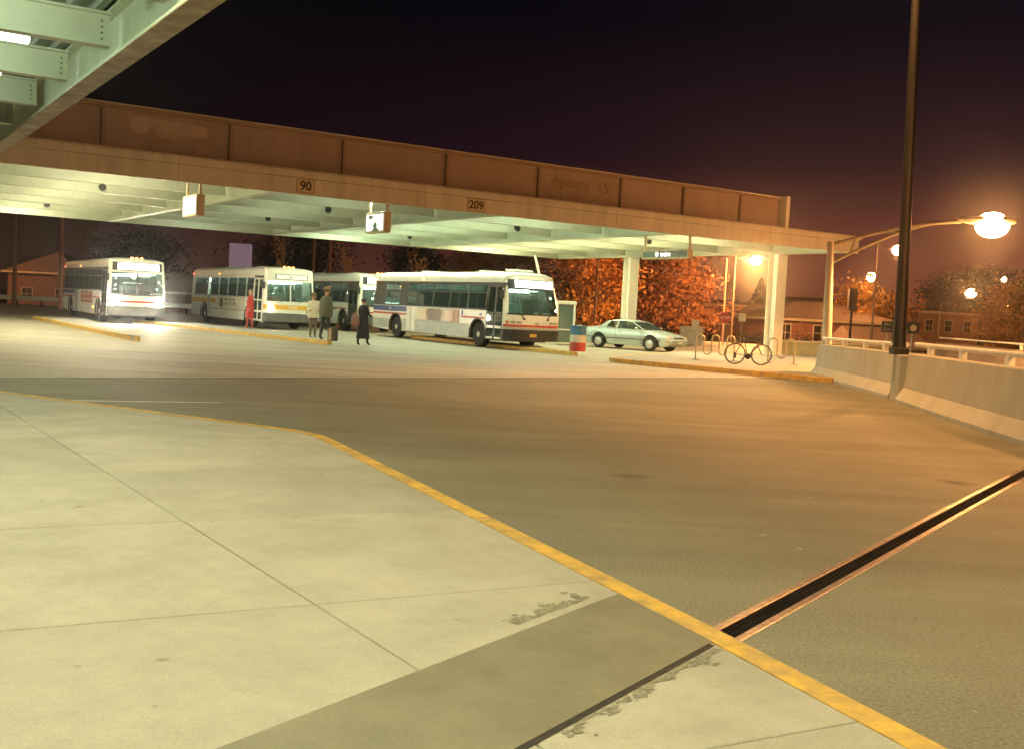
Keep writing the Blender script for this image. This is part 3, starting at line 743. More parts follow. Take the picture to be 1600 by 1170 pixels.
hd = D(1538, 350, 34.5); bp = D(1294, 532, 35.5); tp_ = D(1298, 378, 35.5)
street_lamp((bp.x, bp.y, -1.3), tp_, hd, 'big lit street lamp on a long truss arm behind the short barrier', P_LAMP, 'truss', .15, hs=2.0, mat=M('lamp_pole_tan', (.50, .42, .32), .5, .2))
FARP = M('far_pole_brown', (.16, .11, .08), .6, .2)
for (hx, hy, px, pt, pb, dep, lab, pw, hs) in (
        (1178, 407, 1150, 401, 560, 74, 'lit street lamp on a thin pole between the two white canopy columns', 15000, 1.5),
        (1400, 391, 1372, 380, 560, 58, 'lit street lamp partly behind the tall dark mast', 900, 1.3),
        (1362, 433, 1369, 425, 560, 88, 'lit street lamp above the yellow tree and the traffic signal', 1300, 1.8),
        (1513, 458, 1470, 474, 560, 95, 'lit street lamp on a curved arm in front of the dark round trees', 1500, 1.8),
        (1574, 474, 1535, 487, 560, 110, 'lit street lamp on a curved arm before the long low building', 1800, 1.9),
        (1570, 437, 1604, 446, 560, 90, 'small lit street lamp with its pole outside the yellow trees', 300, .9)):
    h_ = D(hx, hy, dep); tp_ = D(px, pt, dep + 1.5)
    street_lamp((tp_.x, tp_.y, -1.3), tp_, h_, lab, pw*P_FAR, 'plain', .055, SODM2, hs, mat=FARP)
# two more of the row stand outside the picture and light the fascia
street_lamp((16, -2, -1.3), (16, -2, 8.2), (11.5, -1, 8.6), 'street lamp of the same row farther along the ramp', P_ROW, 'truss', .13, hs=1.5)
street_lamp((-62, 104, -1.3), (-62, 104, 8.6), (-58, 103, 9.0), 'street lamp behind the guard rail past the far left house', 5500, 'truss', .13, hs=1.5)
street_lamp((14.6, 9.6, -1.3), (14.6, 9.6, 5.0), (10.6, 10.2, 5.3), 'street lamp of the same row beside the ramp barrier', 4200, 'truss', .13, hs=1.5)

# ================================================================== BUSES
BWHITE = M('bus_white', (.76, .73, .64), .32, var=.05, vscale=1.2, rgb2=(.64, .61, .52))
BGREY = M('bus_skirt_grey', (.40, .42, .38), .4, var=.1, vscale=1.5)
BROOF = M('bus_roof', (.72, .70, .62), .45, var=.08)
BFRAME = M('bus_frame_dark', (.055, .045, .035), .45, var=.15)
BRED = M('bus_red', (.48, .035, .025), .35, var=.08)
BBLUE = M('bus_blue', (.03, .06, .20), .35, var=.08)
BYEL = M('bus_yellow', (.70, .38, .02), .35, var=.08)
TYRE = M('tyre', (.018, .017, .016), .8, var=.25, vscale=10)
RIM = M('wheel_rim', (.55, .52, .44), .45, .2, var=.2, vscale=8)
SEATM = M('seat_fabric', (.05, .10, .09), .7, var=.2)
INTW = M('bus_interior', (.40, .44, .38), .5, var=.08)
AMB = EM('amber_marker', (1, .35, .05), 9)
REDL = EM('red_marker', (1, .08, .03), 8)
def wheel(parent, x, y, r_, w, out=-1, name='wheel'):
    """tyre + rim; out = direction of the visible face along y"""
    t = MB(); prof = [(r_*.60, -w/2), (r_*.93, -w/2), (r_, -w/2+.03), (r_, w/2-.03), (r_*.93, w/2), (r_*.60, w/2)]
    t.lathe(prof, 28, 'Y'); wo = t.build(name, TYRE, parent, True, (x, y, r_))
    m = MB(); s = out
    m.lathe([(r_*.60, s*w*.30), (r_*.60, s*w*.44), (r_*.54, s*w*.44), (r_*.48, s*w*.20), (r_*.26, s*w*.16), (r_*.22, s*w*.52), (r_*.10, s*w*.56), (.003, s*w*.56)], 24, 'Y')
    ro = m.build('rim', RIM, wo, True)
    b = MB()
    for k in range(8):
        a = 2*math.pi*k/8; b.lathe([(.018, s*w*.16), (.018, s*w*.30), (.004, s*w*.31)], 6, 'Y', (r_*.36*math.cos(a), 0, r_*.36*math.sin(a)))
    tag(b.build('wheel_nut', GALV, wo), kind='stuff')
    return wo
def bus(spec):
    L_, W, H = spec.get('L', 12.2), 2.6, spec.get('H', 3.05); hl, hw = L_/2, W/2
    th = R(spec['th']); fw = Vector((math.sin(th), -math.cos(th), 0)); rt = Vector((math.cos(th), math.sin(th), 0))
    c = Vector((*spec['corner'], 0)) - fw*hl + rt*hw
    t = thing('bus', spec['label'], 'bus', (c.x, c.y, .010), math.atan2(fw.y, fw.x), group='buses standing in the station bays')
    rts = spec['model'] == 'rts'
    ZS, ZT, ZK = 1.48, 2.50, .34          # sill, window head, skirt bottom
    tum = .10 if rts else .05; slant = .42 if rts else .16; cr = .34 if rts else .22; pw = 4 if rts else 8
    axf, axr, wr = hl - 2.25, hl - 2.25 - 7.45, .50
    # --- front surface
    def F(y, z):
        q = abs(y/hw); sl = 0 if z < 1.30 else slant*((z-1.30)/1.7)**1.25
        low = .05*max(0, (.75-z))/.4
        return hl - sl - cr*q**pw - low
    def hwz(z): return hw - max(0, z-ZS)*tum
    def fpatch(y0, y1, z0, z1, off=0., ny=14, nz=8, thick=.02):
        b = MB(); fr = []; bk = []
        for j in range(nz+1):
            z = z0 + (z1-z0)*j/nz; k = hwz(z)/hw
            for i in range(ny+1):
                y = (y0 + (y1-y0)*i/ny); fr.append(Vector((F(y, z)+off, y*k, z))); bk.append(Vector((F(y, z)+off-thick, y*k, z)))
        n1 = ny+1; fs = []
        for j in range(nz):
            for i in range(ny): fs.append((j*n1+i, j*n1+i+1, (j+1)*n1+i+1, (j+1)*n1+i))
        m = len(fr); fs += [tuple(m+q for q in reversed(f)) for f in fs]
        rim = [i for i in range(n1)] + [j*n1+ny for j in range(1, nz+1)] + [nz*n1+i for i in range(ny-1, -1, -1)] + [j*n1 for j in range(nz-1, 0, -1)]
        for a, b2 in zip(rim, rim[1:]+rim[:1]): fs.append((a, m+a, m+b2, b2))
        return b.add(fr+bk, fs)
    def xe(z): return F(hw, z) + .002       # where the side meets the front
    # --- side panels
    def sy(z, s, off=0): return s*(hwz(z) + off)
    def sbox(x0, x1, z0, z1, s, off0, off1):
        b = MB(); r_ = []
        for z in (z0, z1):
            r_.append([Vector((x0, sy(z, s, off0), z)), Vector((x1, sy(z, s, off0), z)), Vector((x1, sy(z, s, off1), z)), Vector((x0, sy(z, s, off1), z))])
        return b.loft(r_)
    dx0, dx1 = hl-1.62, hl-.40              # front door
    for s in (-1, 1):
        def arch(cx):
            R_ = .63; a0 = math.asin((ZK-.5)/R_) if abs(ZK-.5) < R_ else 0
            return [(cx - R_*math.cos(a0 + (math.pi-2*a0)*i/12), .5 + R_*math.sin(a0 + (math.pi-2*a0)*i/12)) for i in range(13)]
        xf_ = dx0-.02 if s < 0 else F(hw, 1.0)
        outl = [(-hl+.05, ZK+.06)] + arch(axr) + arch(axf) + [(xf_, ZK), (xf_, ZS), (-hl+.05, ZS)]
        b = MB(); n = len(outl)
        vs = [Vector((x, s*hw, z)) for x, z in outl] + [Vector((x, s*(hw-.05), z)) for x, z in outl]
        b.add(vs, [tuple(range(n)), tuple(range(2*n-1, n-1, -1))] + [(i, (i+1) % n, n+(i+1) % n, n+i) for i in range(n)])
        b.build('side_panel', BWHITE, t)
        for cx in (axr, axf):               # dark arch lip + well
            b = MB(); ar = arch(cx); b.tube([(x, s*(hw+.004), z) for x, z in ar], .035, 6); b.build('wheel_arch', BFRAME, t)
            b = MB(); b.loft([[Vector((x, s*(hw-.052), z)) for x, z in ar], [Vector((x, s*(hw-.62), z)) for x, z in ar]], cap=False, close=False); b.build('wheel_well', BFRAME, t)
        if rts:
            for a, c_ in ((axr+.68, axf-.68),):
                sbox(a, c_, ZK+.01, .86, s, .001, .014).build('skirt', BGREY, t)
                sbox(a, c_, .865, .885, s, .001, .012).build('skirt_trim', BFRAME, t)
            sbox(-hl+.06, axr-.68, ZK+.08, .86, s, .001, .014).build('skirt', BGREY, t)
        # livery
        lv = spec['livery']
        if lv == 'cta':
            sbox(-hl+.06, -2.45, 1.22, 1.45, s, .001, .005).build('blue_band', BBLUE, t)
            sbox(-hl+.06, -2.45, 1.07, 1.15, s, .001, .006).build('red_stripe', BRED, t)
            sbox(axf-1.35, min(xf_, dx0)-.1, 1.13, 1.20, s, .001, .006).build('red_stripe', BRED, t)
        else:
            sbox(-hl+.06, -1.5, 1.10, 1.36, s, .001, .005).build('yellow_stripe', BYEL, t)
            sbox(axr+.7, axf-.7, .80, .83, s, .001, .006).build('skirt_trim', BFRAME, t)
        # --- window band
        sbox(-hl+.05, (dx0 if s < 0 else xe(2)-.06), ZT-.03, ZT+.09, s, -.05, .006).build('window_head', BFRAME if spec.get('darkband', True) else BWHITE, t)
        sbox(-hl+.05, (dx0 if s < 0 else xe(1.5)-.02), ZS-.005, ZS+.06, s, -.05, .008).build('window_sill', BFRAME if spec.get('darkband', True) else BGREY, t)
        wins = spec['windows']
        xs = [-hl+.05] + [w[0] for w in wins]
        end = dx0-.02 if s < 0 else xe(2)-.12
        pill = sorted(set([w[0] for w in wins] + [w[1] for w in wins]))
        for p in pill: sbox(p-.045, p+.045, ZS+.06, ZT-.03, s, -.04, .007).build('window_pillar', BFRAME if spec.get('darkband', True) else BGREY, t)
        sbox(-hl+.05, wins[0][0]-.045, ZS+.06, ZT-.03, s, -.04, .005).build('rear_quarter', BFRAME if spec.get('darkband', True) else BWHITE, t)
        if wins[-1][1] + .045 < end: sbox(wins[-1][1]+.045, end, ZS+.06, ZT-.03, s, -.04, .005).build('front_quarter', BFRAME if spec.get('darkband', True) else BWHITE, t)
        for w in wins:
            zt = ZT-.33
            if w[2] == 'blank': sbox(w[0]+.045, w[1]-.045, ZS+.06, ZT-.03, s, -.03, .003).build('blank_panel', BFRAME, t); continue
            fo = sbox(w[0]+.045, w[1]-.045, zt-.02, zt+.02, s, -.03, .005).build('window', BFRAME, t)
            sbox(w[0]+.047, w[1]-.047, zt+.02, ZT-.03, s, -.012, -.006).build('pane', GLASS, fo)
            if w[2] == 'split':
                m_ = (w[0]+w[1])/2; sbox(m_-.018, m_+.018, ZS+.06, zt-.02, s, -.03, .004).build('mullion', BFRAME, fo)
                sbox(w[0]+.047, m_-.018, ZS+.06, zt-.02, s, -.012, -.006).build('pane', GLASSD if w[3] else GLASS, fo)
                sbox(m_+.018, w[1]-.047, ZS+.06, zt-.02, s, -.012, -.006).build('pane', GLASS, fo)
            else: sbox(w[0]+.047, w[1]-.047, ZS+.06, zt-.02, s, -.012, -.006).build('pane', GLASS, fo)
        # rear door on the door side
        if s < 0 and spec.get('reardoor'):
            a, c_ = spec['reardoor']
            do = sbox(a, c_, ZK+.06, ZS-.01, s, .002, .016).build('rear_door', BWHITE if rts else BGREY, t)
            sbox((a+c_)/2-.015, (a+c_)/2+.015, ZK+.08, ZS-.02, s, .017, .022).build('door_seam', BFRAME, do)
            for a_, b_ in ((a+.06, (a+c_)/2-.06), ((a+c_)/2+.06, c_-.06)):
                pass
        # front door, two leaves
        if s < 0:
            m_ = (dx0+dx1)/2
            sbox(dx0-.02, dx1+.06, ZT-.02, ZT+.09, s, -.05, .008).build('door_header', BFRAME, t)
            for a, c_ in ((dx0+.005, m_-.006), (m_+.006, dx1-.005)):
                dm = BFRAME if rts or spec['livery'] == 'cta' else BWHITE
                do = sbox(a, a+.07, ZK+.04, ZT-.02, s, -.03, .012).build('door_leaf', dm, t)
                sbox(c_-.07, c_, ZK+.04, ZT-.02, s, -.03, .0115).build('stile', dm if not rts else dm, do)
                for z0, z1 in ((ZK+.04, ZK+.12), (.80, .90), (1.36, 1.44), (ZT-.10, ZT-.02)):
                    sbox(a+.07, c_-.07, z0, z1, s, -.03, .011).build('rail', BWHITE if (rts and z1 < 1.3) else dm, do)
                for z0, z1 in ((ZK+.12, .80), (.90, 1.36), (1.44, ZT-.10)):
                    sbox(a+.07, c_-.07, z0, z1, s, -.012, -.006).build('pane', GLASSD if z0 < 1 else GLASS, do)
            # corner post between door and front
            for z0, z1 in ((ZK, ZS), (ZS, ZT+.05)):
                b = MB(); r_ = []
                for z in (z0, z1): r_.append([Vector((dx1, sy(z, s), z)), Vector((F(hw, z)+.004, sy(z, s), z)), Vector((F(hw, z)-.02, sy(z, s, -.06), z)), Vector((dx1, sy(z, s, -.06), z))])
                b.loft(r_).build('corner_post', BWHITE, t)
        else:
            b = MB(); r_ = []
            for z in (ZS, ZT+.05): r_.append([Vector((end, sy(z, s), z)), Vector((F(hw, z)+.004, sy(z, s), z)), Vector((F(hw, z)-.02, sy(z, s, -.06), z)), Vector((end, sy(z, s, -.06), z))])
            b.loft(r_).build('corner_post', BWHITE, t)
        wheel(t, axf, s*(hw-.20), wr, .30, s)
        wheel(t, axr, s*(hw-.20), wr, .30, s)
        # marker lights on the roof edge
        for x in (-hl+.15, -1.2):
            MB().bbox(x-.06, x+.06, s*(hwz(2.66))-.03, s*(hwz(2.66))+.03, 2.64, 2.70, .01).build('marker_lamp', REDL if x < -3 else AMB, t)
    # --- roof
    ZR = ZT+.09; prof = []
    for i in range(17):
        a = math.pi*i/16; ex = .55 if rts else .38
        prof.append((-hwz(ZR)*math.copysign(abs(math.cos(a))**ex, math.cos(a)), ZR + (H-ZR)*(math.sin(a)**ex)))
    rings = []
    for x, k in ((-hl+.02, .55), (-hl+.12, .85), (-hl+.4, 1.0), (F(0, ZR)-.9, 1.0), (F(0, ZR)-.35, .93), (F(0, ZR)-.10, .72 if rts else .86)):
        rings.append([Vector((x - (cr*abs(y/hw)**pw if x > 0 else 0), y*(1 if x < 5 else 1), ZR + (z-ZR)*k)) for y, z in prof])
    MB().loft(rings).build('roof', BROOF, t, True)
    MB().bbox(-hl+.04, -hl+.10, -hw+.05, hw-.05, ZK+.08, ZR, .02).build('rear_panel', BWHITE, t)
    for x in spec.get('hatches', (-2.5, 2.6)):
        MB().bbox(x-.45, x+.45, -.4, .4, H-.01, H+.06, .02).build('roof_hatch', BROOF, t)
    # --- front
    G2 = BLACKP
    if rts:
        fpatch(-hw, hw, .95, 1.36, 0, 20, 3).build('front_panel', BWHITE, t)
        fpatch(-hw, hw, .80, .935, .015, 20, 2).build('front_trim', BGREY, t)
        fpatch(-hw, hw, .90, .985, .022, 20, 2).build('red_stripe', BRED, t)
        b = fpatch(-hw-.01, hw+.01, .36, .79, .09, 22, 4, .12); bo = b.build('bumper', G2, t)
        fpatch(-.30, .02, .52, .64, .10, 4, 1, .006).build('licence_plate', M('plate_yellow', (.55, .36, .05), .5), bo)
        # windscreen with rounded dark surround
        so = fpatch(-1.20, 1.20, 1.36, 1.42, .004, 16, 1, .03).build('windscreen_frame', G2, t)
        fpatch(-hw, -1.14, 1.36, 2.62, 0, 4, 8, .03).build('screen_post', BWHITE, t); fpatch(1.14, hw, 1.36, 2.62, 0, 4, 8, .03).build('screen_post', BWHITE, t)
        fpatch(-1.14, 1.14, 1.40, 2.36, .006, 16, 8, .008).build('windscreen', GLASS, so)
        fpatch(-hw, hw, 2.62, 2.90, -.02, 20, 4, .03).build('front_cap', BWHITE, t)
        fpatch(-1.16, 1.16, 2.34, 2.40, .008, 16, 1, .03).build('screen_header', G2, t)
        fpatch(-1.16, 1.16, 2.40, 2.74, .010, 16, 3, .02).build('sign_mask', G2, t)
        fpatch(-.90, 1.10, 2.42, 2.71, .018, 14, 3, .006).build('destination_sign', EM('destination_bright', (1, .98, .94), 2.4), t)
        for y in (-.55, .55):
            p0 = Vector((F(y, 1.25)+.02, y, 1.22)); b = MB(); b.tube([p0, p0 + Vector((-.01, -.13*(1 if y < 0 else -1), .20))], .018, 6); b.box(p0.x-.02, p0.x+.03, y-.05, y+.05, 1.18, 1.24); b.build('wiper', G2, t)
        for y in (-.98, -.74, .74, .98):
            lo = fpatch(y-.10, y+.10, 1.02, 1.12, .008, 3, 2, .01).build('headlamp', GALV, t)
        for y, s_ in ((-1.18, -1), (1.18, 1)):
            fpatch(y-.05, y+.05, 1.02, 1.12, .010, 2, 2, .008).build('turn_signal', M('amber_lens', (.5, .15, .02), .3), t)
        text('cta', .16, BBLUE, t, Matrix.Translation((F(.05, 1.07)+.012, .05, 1.065)) @ Matrix.Rotation(R(90), 4, 'Z') @ Matrix.Rotation(R(90), 4, 'X'))
        text('4711', .13, BGREY, t, Matrix.Translation((F(.45, 1.07)+.012, .45, 1.065)) @ Matrix.Rotation(R(90), 4, 'Z') @ Matrix.Rotation(R(90), 4, 'X'))
    else:
        lit = spec.get('sign', 'dim')
        fpatch(-hw, hw, .80, 1.34, 0, 20, 3).build('front_panel', BWHITE, t)
        b = fpatch(-hw-.005, hw+.005, .38, .78, .07, 22, 4, .10); bo = b.build('bumper', M('bumper_grey', (.12, .12, .11), .5), t)
        zw1 = 2.36
        so = fpatch(-1.22, 1.22, 1.30, 1.38, .006, 14, 1, .03).build('windscreen_frame', BWHITE if spec['livery'] != 'cta' else BFRAME, t)
        fpatch(-.03, .03, 1.38, zw1, .008, 1, 6, .03).build('centre_bar', BWHITE if spec['livery'] != 'cta' else BFRAME, so)
        fpatch(-1.16, -.03, 1.38, zw1, .0, 10, 6, .008).build('pane', GLASS, so); fpatch(.03, 1.16, 1.38, zw1, .0, 10, 6, .008).build('pane', GLASS, so)
        fpatch(-hw, -1.16, 1.34, zw1, 0, 4, 6, .03).build('screen_post', BWHITE, t); fpatch(1.16, hw, 1.34, zw1, 0, 4, 6, .03).build('screen_post', BWHITE, t)
        fpatch(-hw, hw, zw1, 2.93, 0, 20, 5, .03).build('front_cap', BWHITE, t)
        if lit == 'bright':
            fpatch(-1.16, 1.16, 2.46, 2.84, .010, 14, 3, .012).build('sign_mask', G2, t)
            fpatch(-.93, 1.02, 2.49, 2.81, .020, 14, 3, .006).build('destination_sign', EM('destination_bright', (1, .98, .94), 2.4), t)
        else:
            fpatch(-.80, .95, 2.44, 2.70, .010, 12, 3, .012).build('sign_mask', M('sign_mask_green', (.10, .12, .08), .4), t)
            fpatch(-.74, .89, 2.47, 2.67, .016, 12, 3, .006).build('destination_sign', EM('destination_dim', (.78, .80, .50), .55), t)
            text('26', .2, G2, t, Matrix.Translation((F(0, 2.57)+.02, .0, 2.57)) @ Matrix.Rotation(R(90), 4, 'Z') @ Matrix.Rotation(R(88), 4, 'X'))
        if spec['livery'] == 'pace':
            fpatch(-hw, hw, .98, 1.20, .006, 20, 2, .004).build('yellow_band', BYEL, t)
            text('PACE', .17, BWHITE, t, Matrix.Translation((F(.2, 1.09)+.014, .15, 1.09)) @ Matrix.Rotation(R(90), 4, 'Z') @ Matrix.Rotation(R(90), 4, 'X'), bold=.004)
            sn = fpatch(-1.05, -.45, 1.40, 1.62, -.10, 3, 1, .01).build('route_card', M('card_red', (.5, .09, .05), .5), t)
            text('250', .17, BWHITE, t, Matrix.Translation((F(-.75, 1.5)-.092, -.75, 1.51)) @ Matrix.Rotation(R(90), 4, 'Z') @ Matrix.Rotation(R(88), 4, 'X'), bold=.004)
        else:
            fpatch(-hw, hw, .98, 1.06, .006, 20, 1, .004).build('red_stripe', BRED, t)
        for y in (-.98, .98):
            hb = fpatch(y-.16, y+.16, .84, .96, .008, 4, 2, .01).build('headlamp', GALV, t)
            on = spec.get('headlights', 0)
            if on and (on > 1 or y < 0):
                b = MB(); b.lathe([(.001, -.01), (.15, -.01), (.14, .02), (.08, .055), (.001, .06)], 16, 'X', (F(y, .98)+.02, y, 1.02)); b.build('bulb_lens', EM('headlight_on%d' % on, (1, .90, .72), 900 if on > 1 else 90), hb)
                lamp('headlight', 'SPOT', (F(y, .98)+.12, y, 1.02), 320 if on > 1 else 60, (1, .86, .62), t, .12, (R(84), 0, R(-90)), spot=R(80), blend=.7)
        for y in (-.55, .45):
            p0 = Vector((F(y, 1.32)+.015, y, 1.32)); MB().tube([p0, p0 + Vector((-.03, .42, .34))], .014, 6).build('wiper', G2, t)
    # roof markers over the front
    for y in ((-.22, 0, .22) if spec.get('markers', True) else ()):
        MB().bbox(F(0, 2.9)-.30, F(0, 2.9)-.18, y-.05, y+.05, H-.05, H+.035, .012).build('marker_lamp', AMB, t)
    for y in ((-1.1, 1.1) if spec.get('markers', True) else ()):
        MB().bbox(F(0, 2.9)-.42, F(0, 2.9)-.32, y-.05, y+.05, H-.20, H-.10, .012).build('marker_lamp', AMB, t)
    # mirrors
    for s in (-1, 1):
        x = F(hw, 2.2)+.02; k_ = 1 if s < 0 else .55; b = MB(); b.tube([(x-.1, s*(hwz(2.5)-.01), 2.42), (x+.10, s*(hw+.06), 2.32)], .015, 6); b.bbox(x+.06, x+.12, s*(hw+.05)-.10*k_, s*(hw+.05)+.10*k_, 2.30-.34*k_, 2.30, .015); b.build('mirror', G2, t)
    # interior
    MB().box(-hl+.15, F(0, 1)-.5, -hw+.07, hw-.07, .70, .74).build('floor', M('bus_floor', (.08, .08, .075), .6), t)
    MB().box(-hl+.12, F(0, 2.5)-.62, -hw+.16, hw-.16, 2.60, 2.63).build('ceiling', INTW, t)
    MB().box(-hl+.15, -hl+.22, -hw+.1, hw-.1, .74, 2.55).build('rear_bulkhead', INTW, t)
    for s in (-1, 1):
        for q in range(6):
            x_ = -hl + .55 + q*1.62; MB().bbox(x_, x_+1.42, s*(hw-.30)-.05, s*(hw-.30)+.05, 2.27, 2.41, .02).build('ceiling_light', EM('bus_tube_%s' % spec.get('inside', 3), (.86, 1, .88), spec.get('inside', 3.2)), t)
    ssrc = None; x = -hl+.9
    while x < hl-2.6:
        for s in (-1, 1):
            if s < 0 and spec.get('reardoor') and spec['reardoor'][0]-.5 < x < spec['reardoor'][1]+.3: continue
            if ssrc is None:
                b = MB(); b.bbox(-.22, .22, -.46, .46, .40, .50, .03); m_ = Matrix.Translation((-.22, 0, .45)) @ Matrix.Rotation(R(-8), 4, 'Y'); b.bbox(-.05, .05, -.46, .46, 0, .62, .03, m_); b.box(-.05, .05, -.3, .3, 0, .40)
                ssrc = b.build('seat', SEATM, t, loc=(x, s*.72, .74))
            else: inst(ssrc, t, (x, s*.72, .74))
        x += .78
    dsx = F(0, 1.4) - 1.25
    b = MB(); b.bbox(-.25, .25, -.25, .25, .45, .58, .03); m_ = Matrix.Translation((-.25, 0, .5)) @ Matrix.Rotation(R(-10), 4, 'Y'); b.bbox(-.06, .06, -.25, .25, 0, .75, .04, m_); b.lathe([(.10, 0), (.10, .45)], 10); b.build('driver_seat', BLACKP, t, loc=(dsx, .62, .74))
    b = MB(); ring = [(.24*math.cos(2*math.pi*k/20), .24*math.sin(2*math.pi*k/20), 0) for k in range(21)]; b.tube(ring, .018, 6)
    for k in range(3): b.tube([(0, 0, -.05), (.23*math.cos(2.1*k), .23*math.sin(2.1*k), 0)], .014, 5)
    b.tube([(0, 0, -.03), (.12, 0, -.55)], .04, 8)
    so_ = b.build('steering_wheel', BLACKP, t, loc=(dsx+.52, .62, 1.50)); so_.rotation_euler = (0, R(-28), 0)
    MB().bbox(F(0, 1.3)-.62, F(0, 1.3)-.12, -hw+.25, hw-.25, 1.05, 1.30, .05).build('dashboard', BLACKP, t)
    b = MB(); b.bbox(-.13, .13, -.16, .16, .0, .62, .03); b.build('fare_box', DARKM, t, loc=(dsx+.35, -.30, .74))
    for x_, y_ in ((dsx+.1, -.25), (dsx-.3, .30), (dsx-.9, -.30), (-1, .3), (1, -.3)):
        MB().tube([(x_, y_, .74), (x_, y_, 2.6)], .018, 8).build('grab_pole', GALV, t)
    MB().box(-hl+.2, hl-.6, -.9, .9, .30, .42).build('underframe', BLACKP, t)
    return t, sbox, F
# ---- front bus (rounded nose)
W1 = [(-5.55, -4.9, 'blank'), (-4.9, -3.25, 'one'), (-3.25, -2.55, 'blank'), (-2.55, -1.62, 'one'), (-1.62, -.10, 'one'), (-.10, 1.42, 'one'), (1.42, 2.94, 'split', 0), (2.94, 4.40, 'split', 0)]
b1, sb1, F1 = bus(dict(model='rts', livery='cta', corner=(-.27, 40.8), th=32.5, windows=W1, reardoor=(-2.50, -1.66), inside=26, markers=False,
    label='white bus with rounded nose, red and blue stripes and a side poster'))
fr_ = sb1(-1.5, 2.35, .90, 1.44, -1, .001, .012).build('poster_frame', GALV, b1)
def ad_mat():
    m = bpy.data.materials.new('poster_print'); m.use_nodes = True; t = m.node_tree; b = t.nodes['Principled BSDF']; b.inputs['Roughness'].default_value = .45
    tcn = t.nodes.new('ShaderNodeTexCoord'); sp = t.nodes.new('ShaderNodeSeparateXYZ'); mrn = t.nodes.new('ShaderNodeMapRange')
    mrn.inputs[1].default_value = -1.5; mrn.inputs[2].default_value = 2.35
    nz = t.nodes.new('ShaderNodeTexNoise'); nz.inputs['Scale'].default_value = 2.6; nz.inputs['Detail'].default_value = 3
    ad = t.nodes.new('ShaderNodeMath'); ad.operation = 'MULTIPLY_ADD'; ad.inputs[1].default_value = .16; ad.inputs[2].default_value = -.08
    a2 = t.nodes.new('ShaderNodeMath'); a2.operation = 'ADD'; rp = t.nodes.new('ShaderNodeValToRGB')
    t.links.new(tcn.outputs['Object'], sp.inputs[0]); t.links.new(sp.outputs[0], mrn.inputs[0]); t.links.new(tcn.outputs['Object'], nz.inputs['Vector'])
    t.links.new(nz.outputs['Fac'], ad.inputs[0]); t.links.new(mrn.outputs[0], a2.inputs[0]); t.links.new(ad.outputs[0], a2.inputs[1]); t.links.new(a2.outputs[0], rp.inputs[0])
    els = rp.color_ramp.elements; els[0].position = 0; els[0].color = (.72, .60, .45, 1); els[1].position = 1; els[1].color = (.30, .14, .07, 1)
    for p, c in ((.24, (.70, .55, .38, 1)), (.27, (.28, .17, .10, 1)), (.34, (.17, .13, .09, 1)), (.56, (.24, .18, .12, 1)), (.62, (.62, .48, .36, 1)), (.72, (.80, .66, .56, 1)), (.80, (.72, .50, .38, 1)), (.88, (.40, .20, .11, 1)), (.94, (.55, .32, .22, 1))):
        q = els.new(p); q.color = c
    t.links.new(rp.outputs[0], b.inputs['Base Color']); return m
sb1(-1.47, 2.32, .925, 1.415, -1, .013, .018).build('poster', ad_mat(), fr_)
RXT = lambda x, z, off=.006: Matrix.Translation((x, -1.3-off, z)) @ Matrix.Rotation(R(90), 4, 'X')
text('cta', .22, BBLUE, b1, RXT(4.05, 1.32), bold=.004)
sb1(2.50, 2.62, 1.22, 1.42, -1, .001, .006).build('access_symbol', BBLUE, b1)
text('4711', .13, BWHITE, b1, RXT(-4.2, 1.335, .007))
MB().bbox(4.2, 4.9, -.35, .55, 3.06, 3.16, .02).build('roof_vent', BROOF, b1)
MB().lathe([(.05, 3.02), (.05, 3.12), (.01, 3.14)], 10, 'Z', (5.0, .1, 0)).build('roof_beacon', BROOF, b1)
# ---- second bus, behind it
W2 = [(-5.4, -3.9, 'one'), (-3.9, -2.4, 'one'), (-2.4, -.9, 'one'), (-.9, .6, 'one'), (.6, 2.1, 'split', 0), (2.1, 3.4, 'one'), (3.4, 4.4, 'split', 0)]
c2_ = D(561, 520, 54.2)
bus(dict(model='flx', livery='cta', corner=(c2_.x, c2_.y), th=31.5, windows=W2, inside=20, sign='bright', label='white bus with dark window frames standing behind the rounded bus'))
# ---- white and yellow bus
W3 = [(-5.5, -3.0, 'one'), (-2.6, -1.1, 'one'), (-1.1, .4, 'split', 0), (.4, 1.9, 'one'), (1.9, 3.3, 'split', 0), (3.3, 4.4, 'one')]
b3, sb3, F3 = bus(dict(model='flx', livery='pace', corner=(-12.07, 51.25), th=33, windows=W3, inside=20, sign='dim', headlights=1, reardoor=(-3.0, -2.6), darkband=False,
    label='white bus with yellow band, one lit headlight and a lettered side poster'))
fo = sb3(-1.3, 3.2, .86, 1.46, -1, .001, .010).build('poster', M('poster_cream', (.68, .62, .46), .5), b3)
MB().lathe([(.001, 0), (.27, 0), (.27, .004), (.001, .004)], 20, 'Y', (-.55, -1.315, 1.15)).build('emblem', M('emblem_brown', (.14, .05, .04), .5), fo)
rg = random.Random(21)
for zz, words in ((1.31, (4, 4, 2)), (1.11, (5, 3, 3))):     # rows of letters too blurred to read
    x = -.1
    for w_ in words:
        for i in range(w_):
            b = MB(); h_ = .13
            b.box(x, x+.025, -1.317, -1.312, zz-h_/2, zz+h_/2)
            if rg.random() < .7: b.box(x+.027, x+.09, -1.317, -1.312, zz+h_/2-.03, zz+h_/2)
            if rg.random() < .6: b.box(x+.027, x+.09, -1.317, -1.312, zz-.015, zz+.012)
            if rg.random() < .6: b.box(x+.027, x+.09, -1.317, -1.312, zz-h_/2, zz-h_/2+.028)
            if rg.random() < .6: b.box(x+.092, x+.115, -1.317, -1.312, zz-h_/2, zz+h_/2)
            b.build('blurred_letter', M('letter_olive', (.13, .11, .05), .5), fo); x += .15
        x += .13
